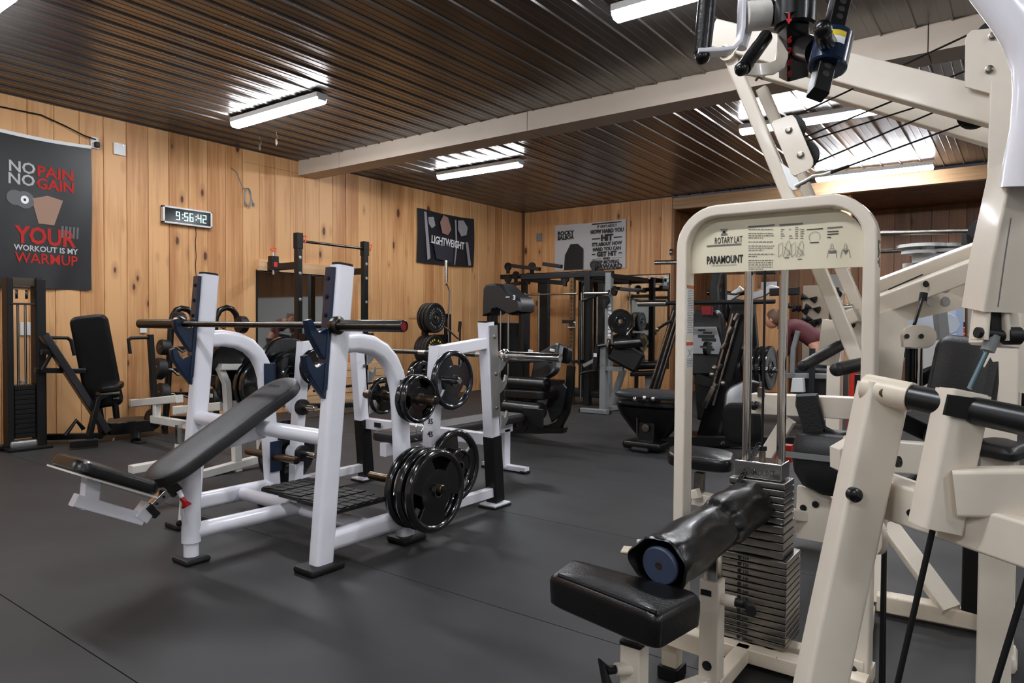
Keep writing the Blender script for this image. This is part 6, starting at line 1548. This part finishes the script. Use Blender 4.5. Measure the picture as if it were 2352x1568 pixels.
# tall cream and red uprights beyond
tagp = tag(B().beam(Y(1919, 800, 5.0), V((Y(1919, 800, 5.0).x, 5.0, .02)), .085, .10, up=(0, 1, 0), r=.005).obj('white_upright', CREAM), 'pale upright post standing behind the foam grips, below the drop lever', 'post')
rb = thing('red_upright', 'narrow bright red upright strip beside the right arch post', 'post', Y(1966, 900, 5.2))
B().beam(Y(1969, 745, 5.2), Y(1954, 985, 5.2), .045, .05, up=(0, 1, 0)).obj('red_strip', RED, rb)
B().beam(Y(1954, 985, 5.2), (Y(1954, 985, 5.2).x, 5.2, .01), .045, .05, up=(0, 1, 0)).obj('red_base', RED, rb)
B().beam(Y(1964, 735, 5.22), Y(1964, 750, 5.22), .05, .05, up=(0, 1, 0)).obj('white_tab', PAPER, rb)
# ================================================================ ALCOVE CONTENT
pg = thing('handle_board', 'pale wall board hung with black V-shaped cable handles', 'handle board', Y(1875, 760, 10.9))
hy = 10.9
B().box((Y(1873, 760, hy).x, hy, Y(1873, 655, hy).z/2), (.36, .03, Y(1873, 655, hy).z), bev=.004).obj('board', mat('beige_board', (150, 134, 116), .6), pg)
for (px, py) in ((1858, 685), (1866, 708), (1858, 740), (1868, 735), (1862, 775), (1822, 705), (1838, 712)):
    c = Y(px, py, hy-.06)
    for s in (-1, 1): B().lathe(c, (s, -.2, -.25*s), [(.004, 0), (.055, .10), (.05, .105), (.004, .11)], n=14).obj('cable_handle', BLACKM, pg)
sh_ = thing('notice_paper', 'white notice sheets pinned on the wood behind the guide rods', 'notice', Y(1762, 680, YA-.1))
B().box(Y(1764, 668, YA-.06), (.32, .01, .34)).obj('sheet', PAPER, sh_); B().box(Y(1762, 708, YA-.06), (.26, .01, .22)).obj('dark_sheet', GINK, sh_)
nd = thing('wood_cabinet', 'lit orange timber cabinet niche behind the sled', 'cabinet', Y(1715, 670, 12.6))
B().box(Y(1706, 670, 12.9), (.55, .4, .62), bev=.005).obj('shelf_box', PINE, nd)
B().box((Y(1760, 780, 12.9).x, 12.9, .95), (.80, .1, 1.88), bev=.005).obj('door', PINE, nd)
B().box((Y(1706, 670, 12.9).x, 12.9, .72), (.5, .35, 1.44), bev=.005).obj('cupboard', PINE, nd)
mr2 = thing('alcove_mirror', 'mirror leaning at the right of the handle board', 'mirror', Y(1908, 740, 11.2))
B().box((Y(1912, 760, 11.25).x, 11.25, 1.0), (.28, .02, 1.98)).obj('glass', MIRROR, mr2)
struct(B().box(((XR-1.5)/2, YA-.04, 1.0), (XR+1.5, .02, 2.0), bev=.003).obj('trim_3', PALEWALL))
# grey low bench
gb = thing('grey_low_frame', 'grey steel bench frame behind the long cream beam', 'bench', Y(1840, 900, 8.5))
B().beam(Y(1800, 862, 8.5), Y(1908, 864, 8.5), .07, .06).obj('top_rail', GREY, gb)
for px in (1866,): B().beam(Y(px, 800, 8.45), V((Y(px, 864, 8.45).x, 8.45, .02)), .06, .05, up=(0, 1, 0)).obj('post', DGREY, gb)
B().prism([Y(px, py, 8.4) for px, py in ((1822, 868), (1846, 868), (1848, 900), (1818, 900))], (0, 1, 0), .1, bev=.004).obj('pale_block', PAPER, gb)
B().path([Y(px, py, 8.4) for px, py in ((1833, 760), (1822, 800), (1820, 855))], w=.05, h=.05, up=(0, 1, 0)).obj('angled_arm', GREY, gb)
for px in (1800, 1905): B().beam(Y(px, 864, 8.5), V((Y(px, 864, 8.5).x, 8.5, .02)), .06, .05, up=(0, 1, 0)).obj('leg', GREY, gb)
B().box(Y(1885, 890, 8.8), (.55, .3, .45), bev=.02).obj('dark_pad', VINYLM, gb)
# ================================================================ PERSON bending over the bench
def skin(name, verts, edges, radii, m, parent=None, sub=2):
    me = bpy.data.meshes.new(name); me.from_pydata(verts, edges, []); o = bpy.data.objects.new(name, me); COL.objects.link(o)
    sk = o.modifiers.new('s', 'SKIN'); lay = me.skin_vertices[0].data if me.skin_vertices else None
    if lay is None:
        bm = bmesh.new(); bm.from_mesh(me); bm.verts.layers.skin.verify(); bm.to_mesh(me); bm.free(); lay = me.skin_vertices[0].data
    for i, r in enumerate(radii): lay[i].radius = r if isinstance(r, tuple) else (r, r); lay[i].use_root = (i == 0)
    ss = o.modifiers.new('u', 'SUBSURF'); ss.levels = sub; ss.render_levels = sub
    dg = bpy.context.evaluated_depsgraph_get(); dg.update(); me2 = bpy.data.meshes.new_from_object(o.evaluated_get(dg))
    bpy.data.objects.remove(o); me2.materials.clear(); me2.materials.append(m); me2.name = name
    for p in me2.polygons: p.use_smooth = True
    o2 = bpy.data.objects.new(name, me2); COL.objects.link(o2)
    if parent: o2.parent = parent
    return o2
pc_ = Y(1885, 815, 9.6); gx = pc_.x
pr_ = thing('person', 'person in dark red top and dark leggings bending forward beyond the guide rods', 'person', (gx, 9.6, 0))
SKINM = mat('skin', (186, 132, 106), .5); TOP = mat('dark_red_top', (88, 34, 40), .7); LEG = mat('navy_leggings', (24, 30, 42), .6); HAIR = mat('brown_hair', (92, 66, 46), .6)
# local coordinates: leaning towards -x, hips at origin x=0
hip = .93
skin('body', [(0, 0, hip), (-.12, 0, hip+.14), (-.26, 0, hip+.24), (-.40, 0, hip+.30), (-.47, 0, hip+.33), (-.55, 0, hip+.34),
              (-.38, .17, hip+.24), (-.44, .20, hip-.02), (-.56, .14, hip-.22), (-.38, -.17, hip+.24), (-.42, -.20, hip-.02), (-.54, -.14, hip-.22),
              (.02, .09, hip-.12), (-.04, .11, .48), (.04, .12, .09), (-.12, .12, .05), (.02, -.09, hip-.12), (-.02, -.11, .48), (.06, -.12, .09), (-.10, -.12, .05)],
     [(0, 1), (1, 2), (2, 3), (3, 4), (4, 5), (3, 6), (6, 7), (7, 8), (3, 9), (9, 10), (10, 11), (0, 12), (12, 13), (13, 14), (14, 15), (0, 16), (16, 17), (17, 18), (18, 19)],
     [(.11, .09), (.10, .09), (.11, .09), (.11, .08), .05, .05, .045, .045, .032, .06, .045, .032, .10, .065, .042, .035, .10, .065, .042, .035], SKINM, pr_)
skin('top', [(.0, 0, hip+.03), (-.12, 0, hip+.14), (-.26, 0, hip+.24), (-.40, 0, hip+.30), (-.38, .17, hip+.24), (-.44, .20, hip-.02), (-.54, .15, hip-.18), (-.38, -.17, hip+.24), (-.42, -.20, hip-.02), (-.52, -.15, hip-.18), (-.46, 0, hip+.33)],
     [(0, 1), (1, 2), (2, 3), (3, 4), (4, 5), (5, 6), (3, 7), (7, 8), (8, 9), (3, 10)], [(.165, .135), (.15, .13), (.165, .145), (.165, .125), .078, .058, .046, .078, .058, .046, .08], TOP, pr_)
skin('leggings', [(.01, 0, hip+.02), (.02, .09, hip-.12), (-.04, .11, .48), (.04, .12, .13), (.02, -.09, hip-.12), (-.02, -.11, .48), (.06, -.12, .13)],
     [(0, 1), (1, 2), (2, 3), (0, 4), (4, 5), (5, 6)], [(.18, .15), .115, .075, .052, .112, .075, .052], LEG, pr_)
hd = V((-.62, 0, hip+.36))
b = B(); b.ball(hd, .105, n=20, sc=(.92, .78, 1.1)); b.obj('head', SKINM, pr_, local=True)
b = B(); b.ball(hd+V((-.105, 0, -.01)), .018, n=8, sc=(1.2, .8, 1)); b.obj('nose', SKINM, pr_, local=True)
for s in (-1, 1):
    B().ball(hd+V((-.088, s*.035, .02)), .011, n=8).obj('eye', INK, pr_, local=True); B().ball(hd+V((.01, s*.083, 0)), .022, n=8, sc=(1, .4, 1.3)).obj('ear', SKINM, pr_, local=True)
B().ball(hd+V((-.088, 0, -.05)), .018, n=8, sc=(.5, 1.3, .4)).obj('mouth', mat('lips', (150, 80, 74), .5), pr_, local=True)
b = B(); b.ball(hd+V((.025, 0, .03)), .115, n=18, sc=(.88, .80, 1.05)); b.path([hd+V((.05, 0, .1)), hd+V((.10, 0, .12)), hd+V((.12, 0, .02)), hd+V((.08, .0, -.12))], rad=[.03, .04, .035, .012]); b.obj('hair', HAIR, pr_, local=True)
for s in (-1, 1):
    hc = V((-.57, s*.14, hip-.25))
    B().ball(hc, .042, n=10, sc=(.8, .5, 1)).obj('palm', SKINM, pr_, local=True)
    for k in range(4): B().path([hc+V((-.02+.014*k, 0, -.03)), hc+V((-.022+.015*k, s*-.006, -.065)), hc+V((-.018+.015*k, s*-.014, -.088+.004*abs(k-1.5)))], rad=[.009, .008, .006], n=8).obj('finger', SKINM, pr_, local=True)
    B().path([hc+V((-.03, 0, 0)), hc+V((-.048, 0, -.025)), hc+V((-.05, 0, -.045))], rad=[.010, .009, .007], n=8).obj('thumb', SKINM, pr_, local=True)
    B().box((-.03+(.02 if s < 0 else 0), s*.12, .035), (.25, .09, .07), bev=.03).obj('shoe', PAPER, pr_, local=True)
